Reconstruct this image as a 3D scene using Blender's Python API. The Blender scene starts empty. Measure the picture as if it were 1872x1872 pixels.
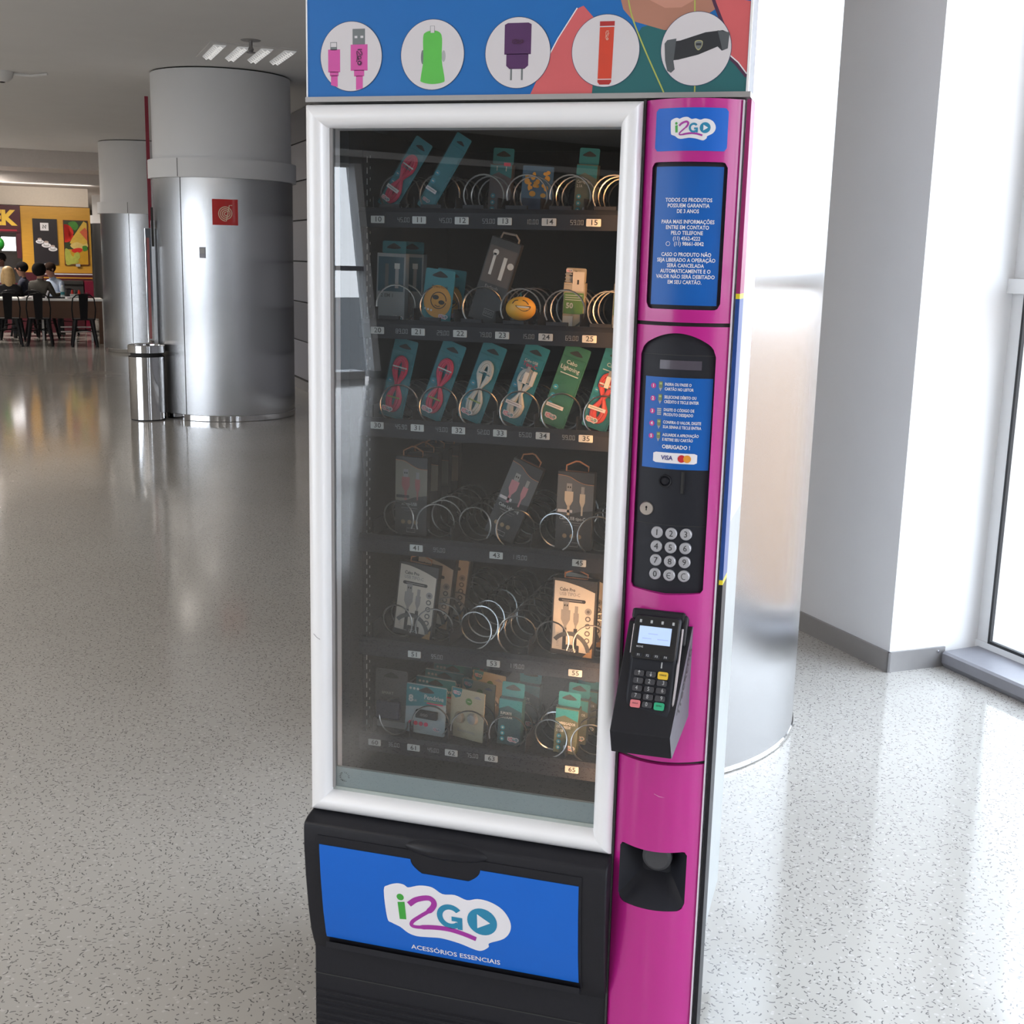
import bpy, bmesh, math, random
from mathutils import Vector, Matrix
random.seed(7)
PI = math.pi
SC = bpy.context.scene
COL = SC.collection

# ------------------------------------------------------------------ camera
def camera():
    cd = bpy.data.cameras.new('camera'); o = bpy.data.objects.new('camera', cd); COL.objects.link(o)
    a, b, c = .2792, .2009, .0245
    f = Vector((-math.sin(a)*math.cos(b), math.cos(a)*math.cos(b), -math.sin(b)))
    r = Vector((math.cos(a), math.sin(a), 0)); u = r.cross(f)
    r2 = r*math.cos(c)+u*math.sin(c); u2 = -r*math.sin(c)+u*math.cos(c)
    m = Matrix((r2, u2, -f)).transposed().to_4x4(); m.translation = Vector((.9476, -1.9952, 1.579))
    o.matrix_world = m
    cd.sensor_width = 36; cd.sensor_fit = 'HORIZONTAL'; cd.lens = 2264.3/1872*36; cd.clip_start = .05; cd.clip_end = 500
    SC.camera = o
camera()
# ------------------------------------------------------------------ sky, exposure, lamps
SC.view_settings.view_transform = 'Standard'; SC.view_settings.look = 'None'
SC.view_settings.exposure = 0.0; SC.view_settings.gamma = 1.0; SC.view_settings.use_curve_mapping = False
SKY = 8.0
w = bpy.data.worlds.new('world'); SC.world = w; w.use_nodes = True
nt = w.node_tree; bg = nt.nodes['Background']
tc = nt.nodes.new('ShaderNodeTexCoord'); sx = nt.nodes.new('ShaderNodeSeparateXYZ'); cr = nt.nodes.new('ShaderNodeValToRGB')
nt.links.new(tc.outputs['Generated'], sx.inputs[0]); nt.links.new(sx.outputs['Z'], cr.inputs[0]); nt.links.new(cr.outputs[0], bg.inputs[0])
cr.color_ramp.elements[0].position = 0; cr.color_ramp.elements[0].color = (.91, .94, 1, 1)
cr.color_ramp.elements[1].position = .8; cr.color_ramp.elements[1].color = (.76, .86, 1, 1)
bg.inputs[1].default_value = SKY
U = Vector((-.612, .791, 0)).normalized(); N = Vector((U.y, -U.x, 0)); U0 = 1.679
def un(u, n, z=0): return U*(u+U0)+N*n+Vector((0, 0, z))
YAW = math.atan2(N.y, N.x)         # local x = N, local y = U for objects set in the hall's grid
CEIL = 3.22
def area(name, loc, direction, sx_, sy_, energy=0, color=(1, 1, 1), portal=False, up=Vector((0, 0, 1))):
    l = bpy.data.lights.new(name, 'AREA'); l.shape = 'RECTANGLE'; l.size = sx_; l.size_y = sy_; l.energy = energy; l.color = color
    o = bpy.data.objects.new(name, l); COL.objects.link(o)
    zc = -Vector(direction).normalized(); xc = up.cross(zc).normalized(); yc = zc.cross(xc)
    m = Matrix((xc, yc, zc)).transposed().to_4x4(); m.translation = Vector(loc); o.matrix_world = m
    if portal: l.cycles.is_portal = True
    return o
area('window_portal', un(-7, 3.3, 1.65), -N, 14, 3.2, portal=True)
area('window_portal', un(-2.2, -12.5, 1.4), N, 13.4, 2.7, portal=True)

# unseen fill lights under the ceiling, added to brighten hall and machine front
for u_ in (-12.0, -9.0, -6.0):
    for n_ in (-8.5, -4.0, 0.5):
        area('hall_fill', un(u_, n_, CEIL-.03), (0, 0, -1), 1.2, 1.2, 23, (1, .95, .90), up=Vector((0, 1, 0)))
for u_ in (-2.0, 3.0, 8.0, 13.0, 18.0):
    for n_ in (-8.5, -3.6):
        area('hall_fill', un(u_, n_, CEIL-.03), (0, 0, -1), 1.2, 1.2, 56, (1, .93, .85), up=Vector((0, 1, 0)))

# ------------------------------------------------------------------ materials
def lin(h):
    h = h.lstrip('#'); out = []
    for i in (0, 2, 4):
        c = int(h[i:i+2], 16)/255; out.append(c/12.92 if c <= .04045 else ((c+.055)/1.055)**2.4)
    return (*out, 1)
MATS = {}
def mat(name, col, rough=.5, metal=0, var=.06, scale=30, bump=0, emit=0, spec=.5, coat=0, aniso=0, stretch=None):
    if name in MATS: return MATS[name]
    m = bpy.data.materials.new(name); m.use_nodes = True; t = m.node_tree; p = t.nodes['Principled BSDF']
    c = lin(col) if isinstance(col, str) else (*col, 1)
    p.inputs['Roughness'].default_value = rough; p.inputs['Metallic'].default_value = metal
    p.inputs['Specular IOR Level'].default_value = spec; p.inputs['Coat Weight'].default_value = coat
    p.inputs['Coat Roughness'].default_value = .05
    if aniso:
        p.inputs['Anisotropic'].default_value = aniso
        tg = t.nodes.new('ShaderNodeTangent'); tg.direction_type = 'RADIAL'; tg.axis = 'Z'; t.links.new(tg.outputs[0], p.inputs['Tangent'])
    co = t.nodes.new('ShaderNodeTexCoord'); mp = t.nodes.new('ShaderNodeMapping'); nz = t.nodes.new('ShaderNodeTexNoise')
    if stretch: mp.inputs['Scale'].default_value = stretch
    t.links.new(co.outputs['Object'], mp.inputs[0]); t.links.new(mp.outputs[0], nz.inputs['Vector']); nz.inputs['Scale'].default_value = scale; nz.inputs['Detail'].default_value = 3
    mx = t.nodes.new('ShaderNodeMix'); mx.data_type = 'RGBA'
    mx.inputs[6].default_value = tuple(max(0, x*(1-var)) for x in c[:3])+(1,); mx.inputs[7].default_value = tuple(min(1, x*(1+var)) for x in c[:3])+(1,)
    t.links.new(nz.outputs[0], mx.inputs[0]); t.links.new(mx.outputs[2], p.inputs['Base Color'])
    if bump:
        b = t.nodes.new('ShaderNodeBump'); b.inputs['Strength'].default_value = bump; b.inputs['Distance'].default_value = .002
        t.links.new(nz.outputs[0], b.inputs['Height']); t.links.new(b.outputs[0], p.inputs['Normal'])
    if emit:
        p.inputs['Emission Color'].default_value = c; p.inputs['Emission Strength'].default_value = emit
    MATS[name] = m; return m
def glass(name, tint=(1, 1, 1), rough=0.0, layers=1):
    m = bpy.data.materials.new(name); m.use_nodes = True; t = m.node_tree; t.nodes.remove(t.nodes['Principled BSDF'])
    tr = t.nodes.new('ShaderNodeBsdfTransparent'); gl = t.nodes.new('ShaderNodeBsdfGlossy'); fr = t.nodes.new('ShaderNodeFresnel'); mx = t.nodes.new('ShaderNodeMixShader')
    ge = t.nodes.new('ShaderNodeNewGeometry'); ma = t.nodes.new('ShaderNodeMath'); ma.operation = 'MULTIPLY_ADD'
    ma.inputs[1].default_value = 1/1.5-1.5; ma.inputs[2].default_value = 1.5; t.links.new(ge.outputs['Backfacing'], ma.inputs[0]); t.links.new(ma.outputs[0], fr.inputs[0])
    tr.inputs[0].default_value = (*tint, 1); gl.inputs['Roughness'].default_value = rough
    k = fr.outputs[0]
    if layers > 1:            # glazing of several panes: reflections of all its faces added up
        a = t.nodes.new('ShaderNodeMath'); a.operation = 'SUBTRACT'; a.inputs[0].default_value = 1; t.links.new(k, a.inputs[1])
        b = t.nodes.new('ShaderNodeMath'); b.operation = 'POWER'; t.links.new(a.outputs[0], b.inputs[0]); b.inputs[1].default_value = layers
        c = t.nodes.new('ShaderNodeMath'); c.operation = 'SUBTRACT'; c.inputs[0].default_value = 1; t.links.new(b.outputs[0], c.inputs[1]); k = c.outputs[0]
    t.links.new(k, mx.inputs[0]); t.links.new(tr.outputs[0], mx.inputs[1]); t.links.new(gl.outputs[0], mx.inputs[2])
    t.links.new(mx.outputs[0], t.nodes['Material Output'].inputs[0]); return m
def terrazzo():
    m = bpy.data.materials.new('terrazzo'); m.use_nodes = True; t = m.node_tree; p = t.nodes['Principled BSDF']; L = t.links.new
    ge = t.nodes.new('ShaderNodeNewGeometry')
    def math_(op, a, b=None, v=None):
        n = t.nodes.new('ShaderNodeMath'); n.operation = op
        for i, q in enumerate((a, b)):
            if q is None: continue
            if isinstance(q, (int, float)): n.inputs[i].default_value = q
            else: L(q, n.inputs[i])
        return n.outputs[0]
    def layer(scale, hu, hv, keep, off):
        ad = t.nodes.new('ShaderNodeVectorMath'); ad.operation = 'ADD'; L(ge.outputs['Position'], ad.inputs[0]); ad.inputs[1].default_value = (off, off*.7, 0)
        v = t.nodes.new('ShaderNodeTexVoronoi'); v.voronoi_dimensions = '2D'; v.inputs['Scale'].default_value = scale; L(ad.outputs[0], v.inputs['Vector'])
        sb = t.nodes.new('ShaderNodeVectorMath'); sb.operation = 'SUBTRACT'; L(ad.outputs[0], sb.inputs[0]); L(v.outputs['Position'], sb.inputs[1])
        s = t.nodes.new('ShaderNodeSeparateXYZ'); L(sb.outputs[0], s.inputs[0])
        c = t.nodes.new('ShaderNodeSeparateColor'); L(v.outputs['Color'], c.inputs[0])
        an = math_('MULTIPLY', c.outputs[0], 6.283)
        cs, sn = math_('COSINE', an), math_('SINE', an)
        uu = math_('ADD', math_('MULTIPLY', s.outputs[0], cs), math_('MULTIPLY', s.outputs[1], sn))
        vv = math_('SUBTRACT', math_('MULTIPLY', s.outputs[1], cs), math_('MULTIPLY', s.outputs[0], sn))
        vv = math_('ADD', vv, math_('MULTIPLY', math_('MULTIPLY', uu, uu), 40.0))      # a slight bend, like a chip of stone
        a = math_('LESS_THAN', math_('ABSOLUTE', uu), math_('MULTIPLY', math_('ADD', c.outputs[1], .35), hu))
        b = math_('LESS_THAN', math_('ABSOLUTE', vv), hv)
        k = math_('LESS_THAN', c.outputs[2], keep)
        return math_('MULTIPLY', math_('MULTIPLY', a, b), k)
    l1 = layer(42, .0062, .0015, .62, 0); l2 = layer(70, .0035, .0012, .5, 3.3); l3 = layer(55, .0042, .0032, .25, 7.7)
    dark = math_('MAXIMUM', l1, l2)
    nz = t.nodes.new('ShaderNodeTexNoise'); nz.inputs['Scale'].default_value = 1.1; nz.inputs['Detail'].default_value = 5; L(ge.outputs['Position'], nz.inputs['Vector'])
    base = t.nodes.new('ShaderNodeMix'); base.data_type = 'RGBA'; L(nz.outputs[0], base.inputs[0]); base.inputs[6].default_value = (.43, .408, .375, 1); base.inputs[7].default_value = (.55, .527, .49, 1)
    m1 = t.nodes.new('ShaderNodeMix'); m1.data_type = 'RGBA'; L(l3, m1.inputs[0]); L(base.outputs[2], m1.inputs[6]); m1.inputs[7].default_value = (.58, .56, .53, 1)
    m2 = t.nodes.new('ShaderNodeMix'); m2.data_type = 'RGBA'; L(math_('MULTIPLY', dark, .85), m2.inputs[0]); L(m1.outputs[2], m2.inputs[6]); m2.inputs[7].default_value = (.10, .095, .095, 1)
    L(m2.outputs[2], p.inputs['Base Color']); p.inputs['Roughness'].default_value = .10; p.inputs['Specular IOR Level'].default_value = .5
    return m
M_FLOOR = terrazzo()
M_CEIL = mat('ceiling paint', (.82, .82, .82), .9, var=.03, scale=3)
M_WALLGREY = mat('grey wall paint', (.88, .88, .90), .6, var=.03, scale=4)
M_WHITE = mat('white wall paint', (.92, .92, .92), .55, var=.02, scale=4)
M_PANEL_A = mat('light grey wall panel', (.30, .30, .33), .4, var=.04, scale=3)
M_PANEL_B = mat('dark grey wall panel', (.20, .20, .22), .4, var=.04, scale=3)
M_STEEL = mat('brushed steel', (.53, .53, .535), .27, 1, var=.04, scale=14, aniso=.97, stretch=(20, 20, .4))
M_STEELDARK = mat('dull steel skirting', (.36, .35, .35), .4, .4, var=.05, scale=20)
M_CHROME = mat('polished steel', (.75, .75, .76), .06, 1, var=.02)
M_COLPAINT = mat('grey column paint', (.84, .85, .87), .55, var=.03, scale=3)
M_DARK = mat('dark seam', (.03, .03, .03), .7)
M_FRAMEWHITE = mat('white window frame', (.82, .82, .82), .35, var=.02)
M_GASKET = mat('black gasket', (.02, .02, .022), .6)
M_SILL = mat('grey sill metal', (.30, .30, .33), .45, .3)
M_PINK = mat('magenta gloss', (.47, .016, .235), .25, var=.03, coat=.25, scale=8)
M_BLUE = mat('blue print', (.006, .105, .42), .35, var=.04, scale=12, spec=.35)
M_BLUEMATT = mat('blue sticker', (.008, .125, .56), .4, var=.04, scale=12, spec=.3)
M_PRINTWHITE = mat('white print', (.78, .76, .80), .4, var=.02)
M_BLACK = mat('black plastic', (.012, .012, .016), .45, var=.12, scale=60, bump=.08, spec=.28)
M_BLACKSOFT = mat('charcoal plastic', (.014, .015, .021), .5, var=.1, scale=60, spec=.28)
M_HATCH = mat('black hatch plastic', (.013, .013, .017), .5, var=.15, scale=90, bump=.12, spec=.28)
M_ALU = mat('satin white aluminium', (.88, .88, .90), .35, .1, var=.02, scale=5)
M_INNER = mat('interior lining', (.009, .012, .017), .6, var=.1, scale=8)
M_WIRE = mat('coil wire', (.44, .43, .42), .28, 1, var=.03)
M_TAG = mat('number tag', (.52, .52, .50), .5, var=.03)
M_INK = mat('black ink', (.02, .02, .02), .6)
M_LCD = mat('price segment', (.40, .41, .42), .5, var=.02)
M_GREEN = mat('logo green', (.05, .36, .05), .4)
M_PURPLE = mat('logo purple', (.36, .03, .33), .4)
M_TEAL = mat('logo teal', (.02, .23, .40), .4)
M_KICK = mat('grey green band', (.36, .40, .38), .4, var=.04)
M_GLASSDOOR = glass('door glass', (.74, .80, .84), layers=3.2)
M_GLASSWIN = glass('window glass', (.96, .98, .99))

# ------------------------------------------------------------------ mesh helpers
class MB:
    def __init__(s): s.v = []; s.f = []; s.mi = []; s.mats = []
    def m(s, mt):
        if mt not in s.mats: s.mats.append(mt)
        return s.mats.index(mt)
    def add(s, vs, fs, mt, M=None):
        k = len(s.v); i = s.m(mt)
        s.v += [tuple(M @ Vector(p)) if M is not None else tuple(p) for p in vs]
        s.f += [tuple(j+k for j in f) for f in fs]; s.mi += [i]*len(fs); return s
    def box(s, x0, x1, y0, y1, z0, z1, mt, M=None):
        vs = [(x, y, z) for z in (z0, z1) for y in (y0, y1) for x in (x0, x1)]
        return s.add(vs, [(0, 2, 3, 1), (4, 5, 7, 6), (0, 1, 5, 4), (2, 6, 7, 3), (0, 4, 6, 2), (1, 3, 7, 5)], mt, M)
    def prism(s, pts, fn, w0, w1, mt, M=None):       # 2D outline -> solid between w0 and w1
        n = len(pts); A = sum(pts[i][0]*pts[(i+1) % n][1]-pts[(i+1) % n][0]*pts[i][1] for i in range(n))
        if A < 0: pts = pts[::-1]
        vs = [fn(u, v, w0) for u, v in pts]+[fn(u, v, w1) for u, v in pts]
        fs = [tuple(range(n)), tuple(range(2*n-1, n-1, -1))]+[(i, i+n, (i+1) % n+n, (i+1) % n) for i in range(n)]
        return s.add(vs, fs, mt, M)
    def plate(s, pts, y, mt, t=.0006, M=None):        # outline in x,z ; front face at y-t
        return s.prism(pts, lambda u, v, q: (u, q, v), y-t, y, mt, M)
    def strip(s, xs, lo, hi, yf, t, mt):              # curved plate: columns in x, front y=yf(x,z)
        k = []
        for x in xs:
            a, b = lo(x), hi(x); k.append([(x, yf(x, a), a), (x, yf(x, b), b), (x, yf(x, a)+t, a), (x, yf(x, b)+t, b)])
        vs = [p for q in k for p in q]; fs = []
        for i in range(len(xs)-1):
            a = 4*i; b = a+4
            fs += [(a, b, b+1, a+1), (a+2, a+3, b+3, b+2), (a, a+2, b+2, b), (a+1, b+1, b+3, a+3)]
        fs += [(0, 1, 3, 2)]; e = 4*(len(xs)-1); fs += [(e, e+2, e+3, e+1)]
        return s.add(vs, fs, mt)
    def zstrip(s, zs, lo, hi, yf, t, mt):             # curved plate: rows in z
        k = []
        for z in zs:
            a, b = lo(z), hi(z); y = yf(z); k.append([(a, y, z), (b, y, z), (a, y+t, z), (b, y+t, z)])
        vs = [p for q in k for p in q]; fs = []
        for i in range(len(zs)-1):
            a = 4*i; b = a+4
            fs += [(a, a+1, b+1, b), (a+2, b+2, b+3, a+3), (a, b, b+2, a+2), (a+1, a+3, b+3, b+1)]
        fs += [(0, 2, 3, 1)]; e = 4*(len(zs)-1); fs += [(e, e+1, e+3, e+2)]
        return s.add(vs, fs, mt)
    def tube(s, pts, r, mt, n=6, closed=False, M=None):
        P = [Vector(p) for p in pts]; L = len(P); rr = r if isinstance(r, (list, tuple)) else [r]*L
        T = []
        for i in range(L):
            a = P[(i-1) % L] if (closed or i) else P[i]; b = P[(i+1) % L] if (closed or i < L-1) else P[i]
            T.append((b-a).normalized())
        q = T[0].orthogonal().normalized(); vs = []; fs = []
        for i in range(L):
            q = (q-T[i]*q.dot(T[i])).normalized(); b = T[i].cross(q)
            for j in range(n):
                a = 2*PI*j/n; vs.append(P[i]+(q*math.cos(a)+b*math.sin(a))*rr[i])
        for i in range(L if closed else L-1):
            for j in range(n):
                fs.append((i*n+j, i*n+(j+1) % n, ((i+1) % L)*n+(j+1) % n, ((i+1) % L)*n+j))
        if not closed: fs += [tuple(range(n-1, -1, -1)), tuple(range((L-1)*n, L*n))]
        return s.add(vs, fs, mt, M)
    def lathe(s, prof, mt, n=32, c=(0, 0, 0), M=None, axis='z', a0=0, a1=2*PI):
        full = abs(a1-a0-2*PI) < 1e-6; k = n if full else n+1; vs = []; fs = []
        for r, h in prof:
            for j in range(k):
                a = a0+(a1-a0)*j/n
                p = (r*math.cos(a), r*math.sin(a), h) if axis == 'z' else (r*math.cos(a), h, r*math.sin(a))
                vs.append((p[0]+c[0], p[1]+c[1], p[2]+c[2]))
        for i in range(len(prof)-1):
            for j in range(n):
                q = (j+1) % k; f = (i*k+j, i*k+q, (i+1)*k+q, (i+1)*k+j)
                fs.append(f if axis == 'z' else f[::-1])
        return s.add(vs, fs, mt, M)
    def ball(s, c, r, mt, n=16, m=10, M=None):
        r = r if isinstance(r, tuple) else (r, r, r); vs = [(c[0], c[1], c[2]-r[2])]
        for i in range(1, m):
            t = PI*i/m
            for j in range(n):
                a = 2*PI*j/n; vs.append((c[0]+r[0]*math.sin(t)*math.cos(a), c[1]+r[1]*math.sin(t)*math.sin(a), c[2]-r[2]*math.cos(t)))
        vs.append((c[0], c[1], c[2]+r[2])); fs = [(0, 1+(j+1) % n, 1+j) for j in range(n)]
        for i in range(m-2):
            for j in range(n): fs.append((1+i*n+j, 1+i*n+(j+1) % n, 1+(i+1)*n+(j+1) % n, 1+(i+1)*n+j))
        e = len(vs)-1; b = 1+(m-2)*n; fs += [(b+j, b+(j+1) % n, e) for j in range(n)]
        return s.add(vs, fs, mt, M)
    def text(s, txt, x, z, size, mt, y=0, align='CENTER', sx=1, warp=None, bold=0, M=None, t=.0003):
        vs, fs = text_mesh(txt, align, bold)
        out = []
        for p in vs:
            q = (x+p[0]*size*sx, y-t, z+p[1]*size)
            if warp: q = (q[0], warp(q[0], q[2])-t, q[2])
            out.append(q)
        return s.add(out, fs, mt, M)
    def build(s, name, parent=None, smooth=None, bevel=0, **props):
        me = bpy.data.meshes.new(name); me.from_pydata(s.v, [], s.f); me.update()
        for m in s.mats: me.materials.append(m)
        me.polygons.foreach_set('material_index', s.mi)
        if smooth is not None:
            me.polygons.foreach_set('use_smooth', [True]*len(me.polygons)); me.set_sharp_from_angle(angle=math.radians(smooth))
        o = bpy.data.objects.new(name, me); COL.objects.link(o)
        if parent is not None: o.parent = parent
        if bevel:
            b = o.modifiers.new('bevel', 'BEVEL'); b.width = bevel; b.segments = 2; b.limit_method = 'ANGLE'; b.angle_limit = math.radians(40)
        for k, v in props.items(): o[k] = v
        return o
_TX = {}
def text_mesh(txt, align='CENTER', bold=0):
    key = (txt, align, bold)
    if key not in _TX:
        c = bpy.data.curves.new('t', 'FONT'); c.body = txt; c.size = 1; c.align_x = align; c.align_y = 'CENTER'; c.resolution_u = 2; c.fill_mode = 'FRONT'; c.offset = bold
        o = bpy.data.objects.new('t', c); COL.objects.link(o)
        dg = bpy.context.evaluated_depsgraph_get(); me = bpy.data.meshes.new_from_object(o.evaluated_get(dg))
        _TX[key] = ([tuple(v.co) for v in me.vertices], [tuple(p.vertices) for p in me.polygons])
        bpy.data.objects.remove(o); bpy.data.curves.remove(c); bpy.data.meshes.remove(me)
    return _TX[key]
def thing(name, label, cat, loc=(0, 0, 0), rz=0, group=None):
    o = bpy.data.objects.new(name, None); COL.objects.link(o); o.empty_display_size = .05
    o.location = loc; o.rotation_euler = (0, 0, rz); o['label'] = label; o['category'] = cat
    if group: o['group'] = group
    return o
def tag(o, label, cat, group=None):
    o['label'] = label; o['category'] = cat
    if group: o['group'] = group
    return o
def copy_tree(o, parent=None):
    c = o.copy(); COL.objects.link(c)
    if parent is not None: c.parent = parent
    for ch in [q for q in bpy.data.objects if q.parent == o]: copy_tree(ch, c)
    return c
def circle(cx, cz, rx, rz=None, n=40, a0=0, a1=2*PI):
    rz = rz or rx; k = n if abs(a1-a0) > 6.28 else n+1
    return [(cx+rx*math.cos(a0+(a1-a0)*i/n), cz+rz*math.sin(a0+(a1-a0)*i/n)) for i in range(k)]
def rrect(x0, x1, z0, z1, r, n=5):
    out = []
    for cx, cz, a in ((x1-r, z1-r, 0), (x0+r, z1-r, PI/2), (x0+r, z0+r, PI), (x1-r, z0+r, 1.5*PI)):
        out += [(cx+r*math.cos(a+PI/2*i/n), cz+r*math.sin(a+PI/2*i/n)) for i in range(n+1)]
    return out
def rect(x0, x1, z0, z1): return [(x0, z0), (x1, z0), (x1, z1), (x0, z1)]
def stroke(pts, w):
    P = [Vector((p[0], p[1])) for p in pts]; a = []; b = []; ww = w if isinstance(w, list) else [w]*len(P)
    for i, p in enumerate(P):
        d = (P[min(i+1, len(P)-1)]-P[max(i-1, 0)]).normalized(); q = Vector((-d.y, d.x))*ww[i]/2; a.append(tuple(p+q)); b.append(tuple(p-q))
    return a+b[::-1]
def spline(pts, k=6):
    P = [Vector((p[0], p[1])) for p in pts]; P = [P[0]*2-P[1]]+P+[P[-1]*2-P[-2]]; out = []
    for i in range(1, len(P)-2):
        for j in range(k):
            t = j/k; a, b, c, d = P[i-1:i+3]
            out.append(tuple(.5*(2*b+(c-a)*t+(2*a-5*b+4*c-d)*t*t+(3*b-a-3*c+d)*t**3)))
    out.append(tuple(P[-2])); return out
def spl_closed(pts, k=4):
    P = [Vector((p[0], p[1])) for p in pts]; n = len(P); out = []
    for i in range(n):
        a, b, c, d = P[i-1], P[i], P[(i+1) % n], P[(i+2) % n]
        for j in range(k):
            t = j/k; out.append(tuple(.5*(2*b+(c-a)*t+(2*a-5*b+4*c-d)*t*t+(3*b-a-3*c+d)*t**3)))
    return out
def quads_from(outA, outB):
    n = len(outA); return [(i, (i+1) % n, n+(i+1) % n, n+i) for i in range(n)]

# the round-lettered shop mark: white cloud, green i, purple ribbon 2, blue G and play-button O
CLOUD = [(-.5, .151), (-.464, .201), (-.393, .231), (-.336, .23), (-.301, .212), (-.209, .245), (-.111, .248), (-.027, .205), (.07, .215), (.167, .189), (.249, .214), (.345, .207), (.441, .16), (.498, .071), (.5, -.014), (.448, -.096), (.333, -.161), (.326, -.198), (.272, -.244), (.217, -.248), (.091, -.214), (-.05, -.197), (-.148, -.208), (-.247, -.219), (-.319, -.203), (-.384, -.157), (-.448, -.132), (-.485, -.094)]
def logo(mb, cx, cz, w, yf, mats=None, cloud=True, tm=False, small=False, M=None, white=None):
    g, pu, te = mats or (M_GREEN, M_PURPLE, M_TEAL); white = white or M_PRINTWHITE
    def put(pts, mt, lift):
        P = [(cx+a*w, cz+b*w) for a, b in pts]; n = len(P)
        A = sum(P[i][0]*P[(i+1) % n][1]-P[(i+1) % n][0]*P[i][1] for i in range(n))
        if A < 0: P = P[::-1]
        mb.add([(a, yf(a, b)-lift, b) for a, b in P], [tuple(range(n))], mt, M)
    if cloud:
        P = spl_closed(CLOUD, 2 if small else 4); n = len(P)
        vs = [(cx+a*w, cz+b*w) for a, b in P]; ctr = (cx, cz)
        for fr in (0, .25, .5, .75):
            pass
        rings = [[(cx+(a*w)*k, cz+(b*w)*k) for a, b in P] for k in (1, .75, .5, .25)]
        allv = [p for r_ in rings for p in r_]+[ctr]; fs = []
        for r_ in range(3):
            for i in range(n): fs.append((r_*n+(i+1) % n, r_*n+i, (r_+1)*n+i, (r_+1)*n+(i+1) % n))
        for i in range(n): fs.append((3*n+(i+1) % n, 3*n+i, 4*n))
        mb.add([(a, yf(a, b)-.0004, b) for a, b in allv], fs, white, M)
    L = .0008; q = 10 if small else 28
    put(circle(-.368, .116, .029, n=q), g, L); put([(-.392, .068), (-.335, .079), (-.327, -.077), (-.381, -.083)], g, L)
    two = spline([(-.3, .063), (-.236, .118), (-.138, .15), (-.096, .114), (-.123, .051), (-.207, -.022), (-.277, -.086), (-.284, -.124), (-.234, -.129), (-.121, -.108), (.005, -.099), (.117, -.114), (.229, -.144)], 2 if small else 5)
    st = stroke(two, [.045 if i < len(two)*.35 else (.030 if i < len(two)*.68 else .040) for i in range(len(two))]); h = len(two)
    vs = [(cx+a*w, yf(cx+a*w, cz+b*w)-L, cz+b*w) for a, b in st]
    mb.add(vs, [(i+1, i, 2*h-1-i, 2*h-2-i) for i in range(h-1)], pu, M)
    k = 8 if small else 24
    ao = circle(.030, .018, .107, n=k, a0=math.radians(40), a1=math.radians(318)); ai = circle(.030, .018, .062, n=k, a0=math.radians(40), a1=math.radians(318)); h = len(ao)
    vs = [(cx+a*w, yf(cx+a*w, cz+b*w)-L, cz+b*w) for a, b in ao+ai]
    mb.add(vs, [(i, h+i, h+i+1, i+1)[::-1] for i in range(h-1)], te, M)
    put([(.040, .022), (.125, .022), (.125, -.085), (.085, -.085), (.085, -.018), (.040, -.018)], te, L*1.1)
    put(circle(.281, .021, .117, n=q), te, L); put([(.243, .083), (.243, -.041), (.345, .021)], white, L*1.6)
    if tm: mb.text('TM', cx+.42*w, cz+.113*w, .045*w, M_TEAL, y=yf(cx+.42*w, cz)-.0004, M=M)

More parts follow.
